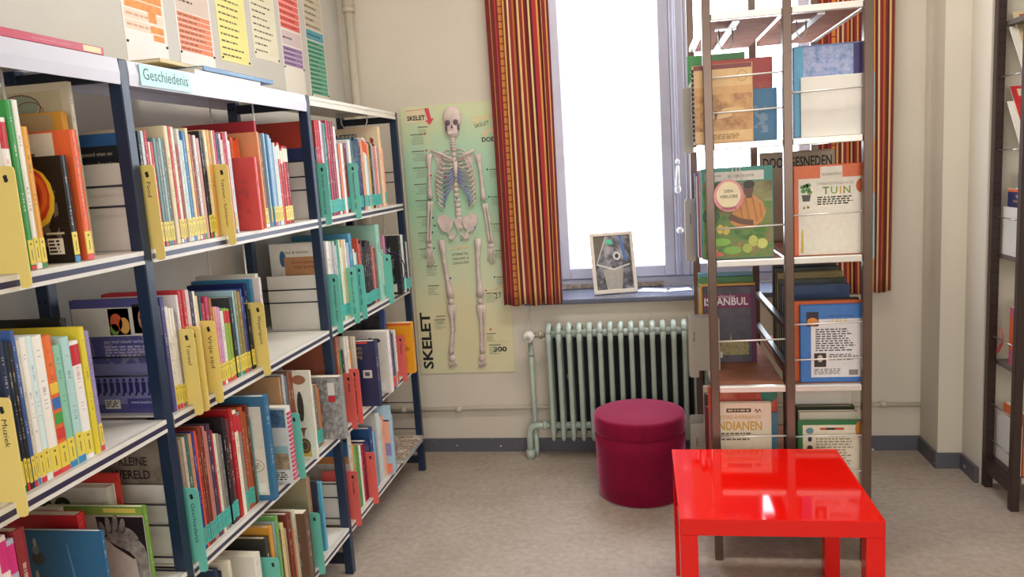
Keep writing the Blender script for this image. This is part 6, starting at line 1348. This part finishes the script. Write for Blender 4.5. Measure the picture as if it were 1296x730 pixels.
# wire bookends under the rack boards
wire_end(.285, .33, 2.90, RL['T']-.028, 1.82, 'steel wire bookend hanging under the top board, left side of the rack', STEEL)
wire_end(.535, .565, 2.86, RL['T']-.028, 1.83, 'steel wire bookend hanging under the top board, right side of the rack', STEEL)

# ================================================================ brown wall rack at the right
rw = empty('book_rack', (1.9, 3.33, 0), 'dark brown steel book rack against the right-hand wall', 'shelving')
DB = paint('3a2a26', .42, .1, var=.1); QX = [1.386, 2.39]; WL = {'b': .995, 'c': .555, 'd': .14, 't': 1.90}
for x in QX:
    B().cbox(x, x+.032, 3.187, 3.217, 0, 2.2, .002).build('front_post', DB, rw)
    p = B().cbox(x, x+.032, 3.425, 3.458, 0, 2.2, .002).build('back_post', DB, rw)
    h = B()
    for q in range(40):
        for xx in (x+.009, x+.023): h.prism([(xx+.0032*math.cos(a*math.pi/3), .2+q*.045+.0032*math.sin(a*math.pi/3)) for a in range(6)], 'y', 3.4244, 3.4254)
    hh = h.build('post_holes', HOLE, p, world=False); hh.location = -Vector(rw.location); hh['kind'] = 'stuff'
    B().box(x+.003, x+.029, 3.217, 3.425, .07, .125).build('base_rail', DB, rw)
    B().box(x+.003, x+.029, 3.217, 3.425, 2.14, 2.18).build('top_rail', DB, rw)
    for z in (1.145, .655, .37, .215, 1.69, 1.41): B().tube([(x+.016, 3.215, z), (x+.016, 3.43, z+.0)], .003, 6).build('side_rod', STEEL, rw, smooth=True)
for lv, z in WL.items():
    bd = B().box(QX[0]+.033, QX[1]-.001, 3.195, 3.44, z-.018, z).build('shelf_board', paint('6a625c', .45), rw)
    B().cbox(QX[0]+.033, QX[1]-.001, 3.178, 3.194, z-.022, z, .002).build('front_edge', paint('b8b4ae', .35, .3), rw)
def wbook(x, t, h, d, c, label, lv, cov=None, lean=0, yf=3.20):
    o = make_book((x, yf, WL[lv]+.0005), t, h, d, c, label, 'books on the right-hand wall rack', rz=-math.pi/2)
    if lean: o.rotation_euler = (0, lean, -math.pi/2)
    if cov: art(cov, o, t, h, d)
    return o
def wplate(x, lv, hgt, label, y0=3.20, y1=3.42, slope=0.0):
    o = empty('bookend', (x, 3.3, WL[lv]), label, 'bookend', 'white plates on the wall rack')
    z = WL[lv]+.001; B().prism([(x, z), (x+.003, z), (x+.003+slope, z+hgt), (x+slope, z+hgt)][::-1], 'y', y0, y1).build('plate', SHW, o); return o
wplate(1.422, 'b', .19, 'white plate bookend below the blue-labelled toy book on the wall rack')
wbook(1.430, .03, .262, .2, 'e8e4e4', 'white toy book with a dark blue label band on the wall rack', 'b', 'bluelabel')
wbook(1.464, .03, .32, .2, '3f7ab8', 'blue book standing behind the toy book on the wall rack', 'b')
wbook(1.50, .03, .345, .19, '3a4250', 'dark slate book behind the blue book on the wall rack', 'b')
wplate(1.422, 'd', .205, 'white plate bookend on the lowest level of the wall rack')
wbook(1.43, .03, .25, .18, 'e0703c', 'orange book behind the lowest white plate of the wall rack', 'd')
wbook(1.47, .03, .24, .18, 'c8b48a', 'beige book low on the wall rack behind the orange one', 'd')
wbook(1.43, .025, .235, .15, 'c85a7a', 'pink and orange party book with a red ribbon on the wall rack', 'c', 'pinkbook')
wbook(1.46, .03, .26, .18, 'd88a50', 'tan orange book behind the party book on the wall rack', 'c')
# slanted display trays near the top
for nm, z0, c1, c2, lb in (('upper', 1.69, 'd8c4a0', 'a83a34', 'cream magazine shown on the upper slanted tray of the wall rack'), ('lower', 1.41, 'c8323c', 'e0d2b0', 'red and cream magazine shown on the lower slanted tray of the wall rack')):
    m = B().prism([(3.275, z0), (3.279, z0-.003), (3.409, z0+.182), (3.405, z0+.185)], 'x', 1.4195, QX[1]-.002); m.build('slanted_tray', SHW, rw)
    B().prism([(3.262, z0+.02), (3.259, z0+.018), (3.271, z0-.002), (3.279, z0-.003)], 'x', 1.4195, QX[1]-.002).build('tray_lip', STEEL, rw)
    mg = empty('magazine', (1.44, 3.274, z0+.002), lb, 'magazine', 'magazines on the slanted trays')
    dn = Vector((0, .130, .185)).normalized(); nn = Vector((0, -.185, .130)).normalized()
    def sl(x0, x1, a, b_, o0, o1, nm_, mat_):
        q = MB()
        for (x, s_, o_) in ((x0,a,o0),(x1,a,o0),(x1,b_,o0),(x0,b_,o0),(x0,a,o1),(x1,a,o1),(x1,b_,o1),(x0,b_,o1)): q.v.append(tuple(Vector((x, 0, 0))+dn*s_+nn*o_))
        q.f = [(0,3,2,1),(4,5,6,7),(0,1,5,4),(1,2,6,5),(2,3,7,6),(3,0,4,7)]; return q.build(nm_, mat_, mg, world=False)
    sl(0, .21, .003, .29, .001, .006, 'pages', PAGES); sl(0, .21, .003, .29, .0062, .007, 'cover', paint(c1, .35, var=.05)); sl(.03, .19, .10, .22, .0071, .0075, 'cover_print', blotch(['4a3a2c', c2, 'e6dcc4'], 20)); sl(.02, .19, .24, .275, .0071, .0075, 'cover_print', paint(c2, .4))
rb = empty('ribbon', (1.418, 3.35, .66), 'red and white curled ribbon hanging on the wall rack rod', 'ribbon')
B().tube([(1.415, 3.36, .655), (1.412, 3.37, .63), (1.410, 3.39, .60), (1.410, 3.41, .585), (1.410, 3.40, .61), (1.413, 3.37, .64), (1.412, 3.36, .67), (1.410, 3.375, .70)], .003, 6).build('band', paint('d84a5a', .5), rb, smooth=True)
